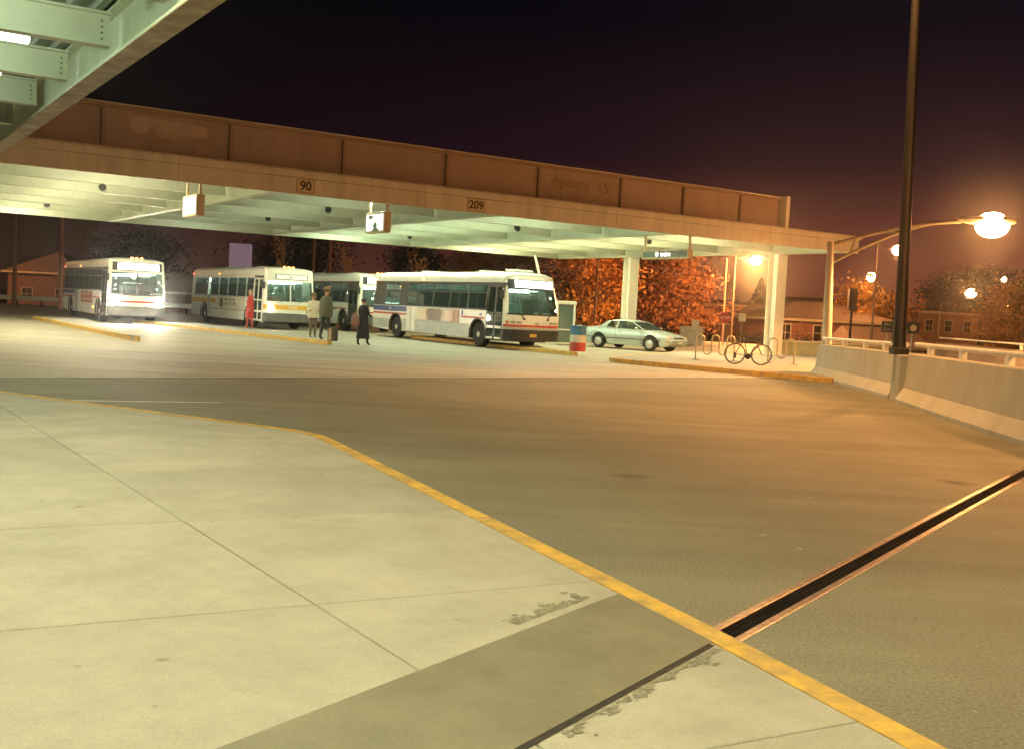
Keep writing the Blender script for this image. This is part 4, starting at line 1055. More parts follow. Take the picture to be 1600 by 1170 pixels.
# ---- arriving bus with headlights on
W4 = [(-5.5, -4.1, 'split', 1), (-4.1, -2.7, 'split', 1), (-2.7, -1.3, 'split', 1), (-1.3, .1, 'split', 1), (.1, 1.5, 'split', 1), (1.5, 2.9, 'split', 1), (2.9, 4.4, 'split', 1)]
b4, sb4, F4 = bus(dict(model='flx', livery='cta', corner=(-18.66, 48.75), th=32, windows=W4, inside=6, sign='bright', headlights=2, reardoor=(-2.4, -1.5), label='arriving bus with both headlights glaring and bright destination sign'))
fo = sb4(-.6, 2.3, .84, 1.40, -1, .001, .012).build('poster', M('poster_orange', (.50, .20, .08), .5, var=.3, vscale=2.5, rgb2=(.30, .10, .05)), b4)
MB().bbox(2.5, 2.65, -1.33, -1.302, .62, .70, .006).build('side_marker', AMB, b4)
for z in (1.28, 1.02): sb4(-.3, 2.0, z-.03, z+.03, -1, .013, .016).build('poster_line', M('poster_pale', (.66, .55, .40), .5), fo)

# ================================================================== CAR
def lerp_tab(tab, x):
    for (a, b) in zip(tab[:-1], tab[1:]):
        if a[0] <= x <= b[0]:
            f = (x-a[0])/(b[0]-a[0]); f = f*f*(3-2*f) if len(a) < 3 else f
            return a[1] + (b[1]-a[1])*f
    return tab[0][1] if x < tab[0][0] else tab[-1][1]
def make_car():
    th = R(49); fw = Vector((math.sin(th), -math.cos(th), 0)); c = D(990, 540, 49.3)
    t = thing('car', 'pale silver two door car parked beside the white column', 'car', (c.x, c.y, .010), math.atan2(fw.y, fw.x))
    CP = M('car_paint', (.50, .58, .54), .25, .25, var=.03, spec=.6); CT = M('car_trim', (.05, .05, .05), .5)
    hl = 2.45
    top = [(-2.45, .74), (-2.38, .88), (-2.2, .95), (-1.5, .99), (-.6, .96), (.9, .95), (1.3, .90), (2.0, .78), (2.35, .68), (2.45, .56)]
    bot = [(-2.45, .42), (-2.3, .28), (-1.9, .22), (1.9, .20), (2.3, .26), (2.45, .38)]
    wid = [(-2.45, .72), (-2.2, .84), (-1.2, .90), (1.0, .90), (2.0, .84), (2.35, .76), (2.45, .66)]
    ax_f, ax_r, wr = 1.45, -1.40, .32
    def body():
        b = MB(); xs = sorted(set([-2.45 + 4.9*i/48 for i in range(49)])); rings = []
        for x in xs:
            zt, zb, w = lerp_tab(top, x), lerp_tab(bot, x), lerp_tab(wid, x)
            zc = zb
            for ax in (ax_f, ax_r):               # wheel openings lift the sill
                if abs(x-ax) < .40: zc = max(zc, wr + math.sqrt(max(0, .16-(x-ax)**2)))
            zm = max(zc+.02, .62)
            half = [(w*.90, zc), (w*.985, zc+(zm-zc)*.5), (w, zm), (w*.975, zm+(zt-zm)*.6), (w*.90, zt-.02), (w*.70, zt+.005), (w*.35, zt+.018)]
            rings.append([Vector((x, y, z)) for y, z in half] + [Vector((x, 0, zt+.022))] + [Vector((x, -y, z)) for y, z in reversed(half)])
        return b.loft(rings)
    body().build('body', CP, t, True)
    # roof and glass house: stations of the side outline
    zr = 1.33
    P = dict(a0=(1.15, .93), a1=(.28, 1.29), r0=(-.10, 1.34), r1=(-.75, 1.32), c1=(-1.05, 1.27), c0=(-1.42, .98))
    def yv(z): return .84 - (z-.93)*.62
    def quad(pts, s, off=0.): return [Vector((x, s*(yv(z)+off), z)) for x, z in pts]
    rb = MB(); rs = []
    for x, z in ((.30, 1.275), (.18, 1.315), (-.10, 1.345), (-.45, 1.345), (-.80, 1.32), (-1.02, 1.275)):
        w = yv(z); rs.append([Vector((x, -w-.01, z-.05)), Vector((x, -w*.92, z-.005)), Vector((x, -w*.5, z+.022)), Vector((x, 0, z+.03)), Vector((x, w*.5, z+.022)), Vector((x, w*.92, z-.005)), Vector((x, w+.01, z-.05))])
    rb.loft(rs).build('roof', CP, t, True)
    for nm, a, c_, n in (('windscreen', (1.15, .94), (.30, 1.26), 5), ('rear_window', (-1.36, 1.0), (-1.02, 1.26), 4)):
        b = MB(); g_ = []
        for f_ in (0, .5, 1):
            x = a[0]+(c_[0]-a[0])*f_; z = a[1]+(c_[1]-a[1])*f_ + (.02 if f_ == .5 else 0); w = yv(z)-.03
            g_.append([Vector((x + (.10*(1-(k/4)**2) if nm == 'windscreen' else -.05*(1-(k/4)**2))*(1-f_*.6), w*k/4, z)) for k in range(-4, 5)])
        b.loft(g_, cap=False, close=False).build(nm, CGLASS, t, True)
    for s in (-1, 1):
        for nm, pts in (('door_glass', [(.95, .965), (.22, 1.265), (-.42, 1.275), (-.38, .975)]), ('quarter_glass', [(-.47, .975), (-.50, 1.27), (-.84, 1.25), (-1.06, 1.02)])):
            b = MB(); b.add(quad(pts, s), [(0, 1, 2, 3)]); b.build(nm, CGLASS, t)
        # pillars
        for pts in ([(1.13, .93), (1.03, .935), (.22, 1.30), (.30, 1.30)], [(-.38, .95), (-.42, 1.30), (-.50, 1.30), (-.47, .95)], [(-1.06, .97), (-.84, 1.29), (-1.04, 1.28), (-1.42, .985)]):
            b = MB(); q = quad(pts, s, .004); q2 = quad(pts, s, -.03); b.loft([q, q2]); b.build('pillar', CP, t)
        b = MB(); b.tube([(x, s*(lerp_tab(wid, x)+.006), .50) for x in [-2.2+.2*i for i in range(22)]], .022, 6); b.build('side_moulding', CT, t)
        b = MB(); b.lathe_s((.78, s*.99, 1.0), .075, 8, 5, (.9, 1.2, .75)); b.tube([(.80, s*.86, .95), (.78, s*.97, .99)], .02, 5); b.build('mirror', CP, t)
        MB().bbox(-.28, -.12, s*.905-.012, s*.905+.012, .80, .83, .005).build('door_handle', CT, t)
        for f_ in (.98, -.42):
            b = MB(); b.tube([(f_, s*.902, .30), (f_, s*.908, .62), (f_-.01, s*.875, .93)], .006, 4); b.build('door_seam', CT, t)
        for ax in (ax_f, ax_r):
            w = wheel(t, ax, s*.80, wr, .20, s); b = MB(); b.lathe([(wr*.64, s*.085), (wr*.62, s*.10), (wr*.35, s*.104), (wr*.30, s*.112), (.004, s*.115)], 20, 'Y'); b.build('hub_cap', M('hub_cap', (.55, .54, .50), .35, .5), w, True)
        b = MB(); b.bbox(2.18, 2.37, s*.60-.16, s*.60+.16, .60, .70, .02); b.build('headlamp', M('headlamp_glass', (.55, .45, .32), .15), t)
        MB().bbox(2.26, 2.40, s*.74-.05, s*.74+.05, .46, .52, .01).build('turn_signal', M('amber_lens', 0), t)
    MB().bbox(2.28, 2.50, -.72, .72, .40, .53, .04).build('bumper', CP, t); MB().bbox(2.36, 2.515, -.70, .70, .46, .49, .006).build('bumper_strip', CT, t)
    MB().bbox(-2.50, -2.30, -.74, .74, .42, .56, .04).build('bumper', CP, t)
    MB().bbox(2.30, 2.44, -.36, .36, .575, .66, .01).build('grille', CT, t)
    MB().bbox(2.50, 2.525, -.17, .17, .38, .47, .005).build('licence_plate', M('plate_white', (.6, .6, .55), .5), t)
    MB().box(-1.9, 1.9, -.74, .74, .20, .34).build('underbody', BLACKP, t)
    for x, y in ((.1, .38), (.1, -.38), (-.8, .35), (-.8, -.35)):
        b = MB(); b.bbox(-.06, .06, -.22, .22, .55, 1.08, .04); b.bbox(-.08, .4, -.22, .22, .45, .58, .03); b.build('seat', BLACKP, t, loc=(x, y, 0))
    MB().bbox(.75, 1.05, -.7, .7, .80, .95, .03).build('dashboard', BLACKP, t)
make_car()

# ================================================================== BICYCLE, RACKS, BIN, SHELTER, BOX
def make_bike():
    a, f_ = G(1147, 570, .15), G(1188, 572, .15); y = 35.15
    xa, xf = a.x*y/a.y, f_.x*y/f_.y; t = thing('bicycle', 'dark road bicycle with drop bars leaning by the hoop racks', 'bicycle', (xa, y, .15), R(-2))
    wb = xf - xa; r_ = .335; FR = M('bike_frame', (.12, .10, .08), .35, .4); t.rotation_euler = (R(5), 0, R(-2))
    for x, nm in ((0, 'wheel'), (wb, 'wheel')):
        b = MB(); b.tube([(r_*math.cos(2*math.pi*k/32), 0, r_*math.sin(2*math.pi*k/32)) for k in range(33)], .017, 8, cap=False); w = b.build(nm, TYRE, t, True, (x, 0, r_+.017))
        b = MB(); b.tube([((r_-.03)*math.cos(2*math.pi*k/32), 0, (r_-.03)*math.sin(2*math.pi*k/32)) for k in range(33)], .010, 6, cap=False); b.build('rim', GALV, w)
        b = MB()
        for k in range(18):
            an = 2*math.pi*k/18; b.tube([(.02*math.cos(an+1), .02*(1 if k % 2 else -1), .02*math.sin(an+1)), ((r_-.035)*math.cos(an), 0, (r_-.035)*math.sin(an))], .0018, 3)
        b.lathe([(.02, -.04), (.02, .04)], 8, 'Y'); tag(b.build('spokes', GALV, w), kind='stuff')
    z0 = r_+.017; bb = Vector((.42, 0, .28)); st = Vector((.27, 0, .80)); hd_ = Vector((wb-.19, 0, .80)); hb = Vector((wb-.13, 0, .62)); ra = Vector((0, 0, z0)); fa = Vector((wb, 0, z0))
    b = MB()
    for p, q, rr in ((bb, st, .018), (st, hd_, .017), (bb, hb, .019), (hd_ + Vector((-.01, 0, .03)), hb, .02)): b.tube([p, q], rr, 8)
    for s in (-.04, .04):
        v = Vector((0, s, 0)); b.tube([bb + v*.6, ra + v*1.4], .010, 6); b.tube([st + v*.3, ra + v*1.4], .009, 6)
    b.build('frame', FR, t, True)
    b = MB()
    for s in (-.045, .045): b.tube([hb + Vector((0, s*.6, 0)), fa + Vector((-.07, s, .16)), fa + Vector((0, s, 0))], .012, 6)
    b.build('fork', FR, t, True)
    b = MB(); b.tube([st, st + Vector((-.03, 0, .12))], .013, 6); b.build('seat_post', GALV, t)
    b = MB(); b.loft([[Vector((x, w*math.cos(2*math.pi*k/8), z + .028*math.sin(2*math.pi*k/8))) for k in range(8)] for x, w, z in ((-.16, .04, .95), (-.12, .075, .955), (0, .045, .945), (.10, .02, .945), (.13, .012, .94))]); b.build('saddle', BLACKP, t, True, (st.x-.03, 0, 0))
    b = MB(); h0 = hd_ + Vector((-.015, 0, .10)); b.tube([hd_, h0, h0 + Vector((.09, 0, .02))], .013, 6)
    for s in (-1, 1): b.tube([h0 + Vector((.09, 0, .02)), h0 + Vector((.09, s*.19, .02)), h0 + Vector((.16, s*.20, .01)), h0 + Vector((.20, s*.20, -.05)), h0 + Vector((.16, s*.20, -.12)), h0 + Vector((.07, s*.20, -.13))], .013, 6)
    b.build('handlebar', BLACKP, t, True)
    b = MB(); b.lathe([(.085, -.006), (.095, -.006), (.095, .006), (.085, .006)], 20, 'Y', (bb.x, -.05, bb.z)); 
    for s, an in ((-1, .5), (1, .5+math.pi)):
        e_ = Vector((bb.x + .17*math.cos(an), s*.07, bb.z + .17*math.sin(an))); b.tube([(bb.x, s*.06, bb.z), e_], .010, 6); b.box(e_.x-.04, e_.x+.04, e_.y-.04, e_.y+.04, e_.z-.01, e_.z+.01)
    b.build('crankset', DARKM, t)
    b = MB(); b.lathe([(.03, -.05), (.045, -.045), (.03, -.03)], 14, 'Y', (0, 0, z0)); b.box(-.03, .03, -.06, -.03, z0-.14, z0-.03); b.build('derailleur', DARKM, t)
make_bike()
def rack(x0, x1, y0, y1, n, label, h_=.88):
    t = thing('bicycle_rack', label, 'bicycle rack', (x0, y0, .15)); d = Vector((x1-x0, y1-y0, 0)); L_ = d.length; t.rotation_euler = (0, 0, math.atan2(d.y, d.x))
    half = L_/(2*n-1); r_ = half/2; pts = [Vector((0, 0, 0))]; x = 0; up = True
    for i in range(2*n-1):
        cx = x + r_
        if up: pts += [Vector((cx + r_*math.cos(math.pi - math.pi*k/8), 0, h_-r_ + r_*math.sin(math.pi*k/8))) for k in range(9)]
        else: pts += [Vector((cx - r_*math.cos(math.pi*k/8), 0, .20+r_ - r_*math.sin(math.pi*k/8))) for k in range(9)]
        x += half; up = not up
    pts.append(Vector((L_, 0, 0)))
    MB().tube(pts, .028, 8).build('hoop_tube', M('rack_tan', (.34, .29, .20), .45, .4, var=.2), t, True)
    for x_ in (0, L_): MB().bbox(x_-.15, x_+.15, -.06, .06, 0, .012, .003).build('foot_plate', DARKM, t)
rack(6.42, 7.83, 37.4, 37.7, 3, 'wavy steel tube bicycle rack with three hoops near the parked car')
rack(9.02, 9.86, 37.6, 37.3, 2, 'wavy steel tube bicycle rack with two hoops before the white column')
# litter bin in bands
def make_bin():
    c = G(902, 549, .15); t = thing('litter_bin', 'litter drum painted blue, white and red beside the rounded bus', 'litter bin', (c.x, c.y, .152))
    for nm, z0, z1, m_ in (('red_band', 0, .32, M('bin_red', (.42, .05, .035), .5)), ('white_band', .322, .60, M('bin_white', (.62, .60, .50), .5)), ('blue_band', .602, .92, M('bin_blue', (.03, .16, .32), .5))):
        MB().lathe([(.29, z0), (.30, z0+.01), (.30, z1-.01), (.29, z1)], 20).build(nm, m_, t, True)
    MB().lathe([(.31, .90), (.315, .93), (.30, .95), (.27, .94), (.26, .80), (.02, .78)], 20).build('rim', M('bin_blue', 0), t, True)
    b = MB(); b.lathe_s((.05, .05, .93), .09, 8, 5, (1.2, 1, .6)); b.build('paper_waste', M('paper', (.6, .58, .52), .8), t)
make_bin()
def make_shelter():
    c = D(886, 515, 50.5); t = thing('bus_shelter', 'narrow glazed shelter with pale frame standing beside the rounded bus', 'shelter', (c.x-.1, c.y, .01), R(-4))
    w, d_, h_ = .80, 1.3, 1.92; SH = M('shelter_frame', (.62, .60, .48), .5); PAN = GL('shelter_glass', (.50, .50, .40), .2, .1, .35)
    for x in (-w/2, w/2):
        for y in (0, d_): MB().bbox(x-.045, x+.045, y-.045, y+.045, 0, h_, .006).build('post', SH, t)
    MB().bbox(-w/2-.08, w/2+.08, -.08, d_+.08, h_+.002, h_+.16, .02).build('roof', SH, t)
    MB().box(-w/2+.045, w/2-.045, -.01, .01, .12, h_-.02).build('glass_panel', PAN, t); MB().box(-w/2-.01, -w/2+.01, .045, d_-.045, .12, h_-.02).build('glass_panel', PAN, t)
    MB().box(w/2-.01, w/2+.01, .045, d_-.045, .12, h_-.02).build('glass_panel', PAN, t)
    MB().box(-w/2+.045, w/2-.045, d_-.01, d_+.01, .12, h_-.02).build('rear_panel', M('shelter_panel', (.30, .28, .20), .6), t)
    MB().bbox(-w/2+.06, w/2-.06, .7, 1.1, .42, .47, .008).build('bench', M('shelter_bench', (.25, .17, .09), .6), t)
    MB().box(-w/2+.02, w/2-.02, -.035, .035, .70, .76).build('mid_rail', SH, t)
make_shelter()
def make_box():
    c = D(1079, 536, 62); t = thing('utility_cabinet', 'pale square utility cabinet behind the hoop racks', 'cabinet', (c.x, c.y, -.02))
    m_ = M('cabinet_tan', (.46, .36, .28), .7, var=.1)
    MB().bbox(-.62, .62, -.4, .4, 0, 1.05, .015).build('cabinet_body', m_, t); MB().bbox(-.66, .66, -.44, .44, 1.051, 1.12, .01).build('lid', m_, t)
    MB().bbox(-.5, .5, -.412, -.402, .12, .95, .004).build('door', M('cabinet_door', (.42, .33, .25), .6), t); MB().bbox(.36, .42, -.44, -.412, .5, .62, .005).build('door_handle', DARKM, t)
make_box()
# low green lit wall behind the racks
t, pts, o = wallrun('low_wall', [G(1205, 541, .5)[:2], (17.5, 50.2)], .01, .72, .25, M('low_wall_green', (.32, .34, .24), .7), 'low greenish wall beside the white column base', 'wall')
MB().loft([[p-o+Vector((0, y, z)) for y, z in ((-.17, .722), (.17, .722), (.17, .80), (-.17, .80))] for p in pts]).build('coping', WALLC, t)

# ================================================================== PEOPLE
def person(name_label, loc, rz, H, coat, legs, skin='#b08468', hair=(.03, .02, .015), arms='down', lean=0, stride=.1, hat=None, shoe=(.02, .018, .016), hair_len=0, bulk=1.0):
    t = thing('person', name_label, 'person', loc, rz, )
    k = H/1.75; V = []; E_ = []; Rr = []
    def v(x, y, z, r_, par=None):
        V.append((x*k, y*k, z*k)); Rr.append(r_*k)
        if par is not None: E_.append((par, len(V)-1))
        return len(V)-1
    # facing +y
    pel = v(0, 0, .96, .135*bulk); wst = v(0, .01+lean*.3, 1.12, .125*bulk, pel); ch = v(0, .01+lean*.8, 1.32, .145*bulk, wst); nk0 = v(0, lean, 1.46, .075, ch); nk = v(0, .005+lean, 1.53, .052, nk0); hd0 = v(0, .02+lean, 1.60, .082, nk); hd1 = v(0, .015+lean, 1.68, .085, hd0); v(0, .005+lean, 1.735, .05, hd1)
    for s in (-1, 1):
        sh = v(s*.17, lean, 1.42, .072*bulk, ch)
        if arms == 'down' or (arms == 'one' and s < 0): pts = [(.235, 0, 1.17, .050), (.25, .07, .95, .038), (.25, .10, .88, .034)]
        elif arms == 'fold': pts = [(.25, .03, 1.17, .052), (.10, .22, 1.15, .040), (.04, .24, 1.16, .034)]
        else: pts = [(.24, .02, 1.16, .050), (.19, .22, 1.08, .040), (.17, .28, 1.09, .034)]
        p = sh
        for x, y, z, r_ in pts: p = v(s*x, y+lean*.7, z, r_*(bulk if r_ > .045 else 1), p)
        hp = v(s*.09, 0, .90, .098, pel); kn = v(s*.10, stride*s*.5+.02, .50, .065, hp); an = v(s*.10, stride*s, .10, .045, kn); v(s*.105, stride*s+.13, .035, .036, an)
    me = bpy.data.meshes.new('body'); me.from_pydata(V, E_, []); o = bpy.data.objects.new('tmp_body', me); COL.objects.link(o)
    sm = o.modifiers.new('s', 'SKIN'); sm.use_smooth_shade = True
    lay = me.skin_vertices[0].data
    for i, r_ in enumerate(Rr): lay[i].radius = (r_, r_*(.80 if i in (pel, wst, ch) else 1)); lay[i].use_root = (i == pel)
    su = o.modifiers.new('d', 'SUBSURF'); su.levels = 1; su.render_levels = 1
    dg = bpy.context.evaluated_depsgraph_get(); bm_ = bpy.data.meshes.new_from_object(o.evaluated_get(dg)); bpy.data.objects.remove(o)
    mats = [M('skin_tone', lin(skin), .6, var=.05), M('cloth_%s' % str(coat), coat, .85, var=.15, vscale=9), M('cloth_%s' % str(legs), legs, .85, var=.15, vscale=9), M('shoe_%s' % str(shoe), shoe, .6)]
    # fingers, thumb, nose and ears joined to the same figure
    ex = bmesh.new(); ex.from_mesh(bm_)
    def addtube(pts, r0, r1):
        b = MB(); b.tube([Vector(p)*k for p in pts], [r0*k + (r1-r0)*k*i/(len(pts)-1) for i in range(len(pts))], 6)
        vs = [ex.verts.new(p) for p in b.v]
        for f in b.f:
            try: ex.faces.new([vs[i] for i in f])
            except Exception: pass
    for s in (-1, 1):
        hx, hy, hz = [(s*x, y+lean*.7, z) for x, y, z, r_ in ([(.25, .10, .88, 0)] if (arms == 'down' or (arms == 'one' and s < 0)) else ([(.04, .24, 1.16, 0)] if arms == 'fold' else [(.17, .28, 1.09, 0)]))][0]
        down = arms == 'down' or (arms == 'one' and s < 0)
        for q in range(4):
            o_ = (q-1.5)*.017; ln = (.075, .085, .08, .062)[q]
            if down: addtube([(hx, hy+o_, hz-.02), (hx-s*.004, hy+o_, hz-.02-ln*.55), (hx-s*.02, hy+o_+.004, hz-.02-ln)], .0095, .0075)
            else: addtube([(hx-s*.01, hy+.02, hz+o_), (hx-s*.02, hy+.02+ln*.6, hz+o_), (hx-s*.045, hy+.02+ln*.8, hz+o_)], .0095, .0075)
        if down: addtube([(hx, hy+.03, hz+.0), (hx-s*.012, hy+.052, hz-.03), (hx-s*.02, hy+.05, hz-.055)], .011, .008)
        else: addtube([(hx, hy, hz+.02), (hx-s*.01, hy+.03, hz+.045), (hx-s*.02, hy+.06, hz+.045)], .011, .008)
        addtube([(s*.083, .02+lean, 1.60), (s*.097, .012+lean, 1.645)], .018, .014)
    addtube([(0, .098+lean, 1.66), (0, .125+lean, 1.628), (0, .10+lean, 1.618)], .010, .013)
    ex.to_mesh(bm_); ex.free()
    for m_ in mats: bm_.materials.append(m_)
    bm_.polygons.foreach_set('use_smooth', [True]*len(bm_.polygons))
    for p in bm_.polygons:
        c = p.center/k
        if c.z > 1.50: i = 0
        elif c.z < .075: i = 3
        elif (abs(c.x) > .215 and c.z < .93 and c.z > .70) or (arms != 'down' and c.y > .235+lean*.7 and 1.0 < c.z < 1.25): i = 0
        elif c.z > .86: i = 1
        else: i = 2
        p.material_index = i
    bo = bpy.data.objects.new('body', bm_); COL.objects.link(bo); bo.parent = t
    for s in (-1, 1):
        b = MB(); b.lathe_s((s*.032*k, (.093+lean)*k, 1.655*k), .011*k, 8, 5, (1.2, .6, .8)); b.build('eye', BLACKP, t)
    b = MB(); b.box(-.025*k, .025*k, (.095+lean)*k, (.101+lean)*k, 1.588*k, 1.596*k); b.build('mouth', M('lip', (.30, .12, .10), .6), t)
    # hair as a cap, open at the face
    b = MB(); rings = []
    for j in range(8):
        a = R(90 - j*(15 if not hair_len else 16)); rr = math.cos(a)*.105; z = 1.67 + math.sin(a)*.095
        if hair_len and j > 5: z -= hair_len*(j-5)/2
        rings.append([Vector((rr*math.cos(2*math.pi*q/16), lean + .005 + rr*math.sin(2*math.pi*q/16)*(1.05) - (.03 if (math.sin(2*math.pi*q/16) > .3 and j > 3) else 0)*1.6, z + (.03 if (math.sin(2*math.pi*q/16) > .3 and j > 3) else 0)*(j-3)*.8))*k for q in range(16)])
    b.loft(rings).build('hair' if not hat else 'hair', M('hair_%s' % str(hair), hair, .7, var=.3, vscale=25), t, True)
    if hat:
        b = MB(); b.lathe([(.12, 1.70), (.112, 1.72), (.108, 1.76), (.07, 1.80), (.01, 1.81)], 16, 'Z'); b.loft([[Vector((x, .10+y_, 1.705)) for x, y_ in ((-.08, 0), (.08, 0), (.05, .07), (-.05, .07))], [Vector((x, .10+y_, 1.715)) for x, y_ in ((-.08, 0), (.08, 0), (.05, .07), (-.05, .07))]])
        o2 = b.build('cap', M('cap_cloth', hat, .85), t, True, (0, lean*k, 0)); o2.scale = (k, k, k)
    return t, k
def garment(t, k, prof, mat, name, open_front=0, y0=0):
    """loose shell: (z, half width, half depth)"""
    b = MB(); rg = random.Random(len(prof)+int(prof[0][0]*100)); rr = []
    for z, w, d_ in prof:
        rr.append([Vector((w*math.cos(2*math.pi*q/20)*(1+.05*math.sin(5*q+z*3)), y0 + d_*math.sin(2*math.pi*q/20)*(1+.05*math.cos(4*q+z*5)), z))*k for q in range(20)])
    return b.loft(rr).build(name, mat, t, True)
p1 = G(488, 528, .15)
t, k = person('person in a cream jacket and brown trousers facing another traveller, hat on', (p1.x, p1.y, .15), R(200), 1.62, (.66, .60, .44), (.16, .12, .07), arms='front', hat=(.22, .14, .06), hair=(.18, .10, .05), stride=.05, bulk=1.12)
garment(t, k, [(.80, .215, .165), (.95, .225, .175), (1.15, .205, .16), (1.32, .20, .15), (1.44, .13, .10)], M('jacket_cream', (.68, .62, .46), .8, var=.12, vscale=8), 'jacket', y0=.005)
p2 = G(507, 532, .15)
t, k = person('person in a big olive jacket and dark trousers beside the suitcase', (p2.x, p2.y, .15), R(-40), 1.84, (.10, .10, .06), (.035, .045, .055), arms='front', hat=(.30, .27, .18), lean=.02, stride=.12, bulk=1.15)
garment(t, k, [(.78, .25, .19), (.92, .27, .21), (1.12, .26, .20), (1.30, .25, .185), (1.45, .16, .12)], M('jacket_olive', (.11, .11, .065), .85, var=.25, vscale=7, rgb2=(.06, .065, .04)), 'jacket', y0=.01)
p3 = G(566, 541, 0)
t, k = person('person in a long black coat walking with a bag on the back', (p3.x, p3.y, .01), R(-35), 1.70, (.018, .018, .02), (.02, .02, .022), arms='front', hair=(.05, .03, .02), stride=.16, hair_len=.03)
garment(t, k, [(.26, .27, .25), (.45, .25, .23), (.75, .22, .18), (.98, .19, .145), (1.15, .185, .145), (1.32, .20, .15), (1.45, .13, .10)], M('coat_black', (.018, .018, .021), .85, var=.3, vscale=8), 'long_coat', y0=.01)
bq = Matrix.Rotation(R(-35), 4, 'Z') @ Vector((-.16, -.24, 0))
bk = thing('shoulder_bag', 'dusty pink bag slung on the back of the black coat', 'bag', (p3.x+bq.x, p3.y+bq.y, .01), R(-35))
b = MB(); b.loft([[Vector((w*math.cos(2*math.pi*q/14), d_*math.sin(2*math.pi*q/14), z)) for q in range(14)] for z, w, d_ in ((.70, .12, .05), (.74, .19, .085), (.90, .20, .10), (1.06, .14, .075), (1.18, .05, .04))]); b.build('bag_body', M('bag_pink', (.26, .13, .11), .8, var=.2, vscale=8), bk, True)
b = MB(); b.tube([(0, 0, 1.16), (.10, .12, 1.36), (.20, .30, 1.36), (.22, .36, 1.1)], .016, 6); b.build('strap', M('bag_pink', 0), bk)
p4 = G(390, 515, .15)
t, k = person('person in a red coat standing at the door of the yellow banded bus', (p4.x, p4.y, .15), R(120), 1.72, (.45, .035, .03), (.42, .08, .05), arms='down', hair=(.20, .13, .06), stride=.10, shoe=(.55, .52, .45))
garment(t, k, [(.50, .22, .17), (.75, .215, .165), (1.0, .19, .15), (1.25, .20, .15), (1.44, .13, .10)], M('coat_red', (.48, .03, .03), .8, var=.2, vscale=7), 'coat', y0=.005)
p5 = G(517, 533, .15)
sc_ = thing('suitcase', 'tan and dark suitcase standing at the olive jacket', 'suitcase', (p5.x+.06, p5.y, .152), R(-30))
MB().bbox(-.17, .17, -.11, .11, 0, .46, .03).build('case', M('case_dark', (.05, .045, .03), .7, var=.2), sc_)
MB().bbox(-.10, .02, -.118, -.111, .02, .44, .004).build('label_panel', M('case_tan', (.46, .30, .17), .7), sc_)
MB().tube([(-.06, 0, .455), (-.06, 0, .50), (.06, 0, .50), (.06, 0, .455)], .010, 6).build('handle', BLACKP, sc_)

# ================================================================== TREES
def leaf_cards(rng, pts, size, droop=.3):
    v = []; f = []
    for p in pts:
        s = size*rng.uniform(.6, 1.25); n = Vector((rng.gauss(0, 1), rng.gauss(0, 1), rng.gauss(0, 1)+droop)).normalized(); a = n.orthogonal().normalized(); a = (Matrix.Rotation(rng.uniform(0, 6.28), 3, n) @ a); b = n.cross(a)
        i = len(v); v += [p + a*s*.9, p + b*s*.42 + n*s*.1, p - a*s*.7, p - b*s*.42 + n*s*.1]; f.append((i, i+1, i+2, i+3))
    return v, f
def leaf_mat(name, c1, c2):
    m = M(name, c1, .7, var=.3, vscale=1.1, rgb2=c2, detail=2)
    return m
def tree(name, label, loc, H, rad, leaves, lm, seed, size=.2, trunk_h=.32, bark=(.10, .075, .05), group=None, crown_sc=.95, clump=26, bare=.0):
    rng = random.Random(seed); t = thing(name, label, 'tree', loc, rng.uniform(0, 6), group); th = H*trunk_h
    limbs = MB(); tips = []
    bend = Vector((rng.uniform(-.3, .3), rng.uniform(-.3, .3), 0))
    trunk = MB(); tp = [Vector((0, 0, -.1)), Vector((0, 0, th*.4)) + bend*.3, Vector((0, 0, th)) + bend, Vector((0, 0, H*.7)) + bend*1.5, Vector((0, 0, H*.93)) + bend*1.7]
    r0 = H*.028; trunk.tube(tp, [r0*1.3, r0, r0*.8, r0*.4, r0*.12], 9); trunk.build('trunk', M('bark_%s' % str(bark), bark, .9, var=.3, vscale=6, bump=.6, bscale=18), t, True)
    for i in range(clump):
        u = rng.uniform(.15, 1); a = rng.uniform(0, 6.28); zc = th*.85 + (H-th*.85)*u; rr = rad*math.sqrt(max(.04, 1-((u-.42)/.62)**2))*crown_sc*rng.uniform(.45, 1.05)
        tip = Vector((rr*math.cos(a), rr*math.sin(a), zc)); z0 = max(th*.7, zc - rr*.75); base = Vector((bend.x*z0/H*1.5, bend.y*z0/H*1.5, min(z0, H*.85)))
        mid = base.lerp(tip, .5) + Vector((0, 0, rr*.10)); limbs.tube([base, mid, tip], [r0*.34, r0*.2, r0*.05], 5); tips.append((tip, rr)); tips.append((mid, rr*.8))
        for q in range(2):
            e_ = mid + Vector((rng.uniform(-1, 1), rng.uniform(-1, 1), rng.uniform(-.2, .8)))*rad*.3; limbs.tube([mid, e_], [r0*.14, r0*.04], 4); tips.append((e_, rr*.6))
    tag(limbs.build('limbs', M('bark_%s' % str(bark), 0), t), kind='stuff')
    if leaves:
        pts = []; per = max(1, leaves//len(tips))
        for tip, rr in tips:
            s = rad*rng.uniform(.13, .26)
            for q in range(per):
                d_ = Vector((rng.gauss(0, 1), rng.gauss(0, 1), rng.gauss(0, .62))); pts.append(tip + d_*s)
        v, f = leaf_cards(rng, pts, size); b = MB(); b.v = [tuple(p) for p in v]; b.f = f
        me = bpy.data.meshes.new('crown'); me.from_pydata(b.v, [], b.f); me.materials.append(lm); o = bpy.data.objects.new('crown', me); COL.objects.link(o); o.parent = t; tag(o, kind='stuff')
    return t
ORG = leaf_mat('leaf_orange', (.70, .34, .075), (.36, .13, .03)); RST = leaf_mat('leaf_russet', (.44, .17, .05), (.22, .07, .025))
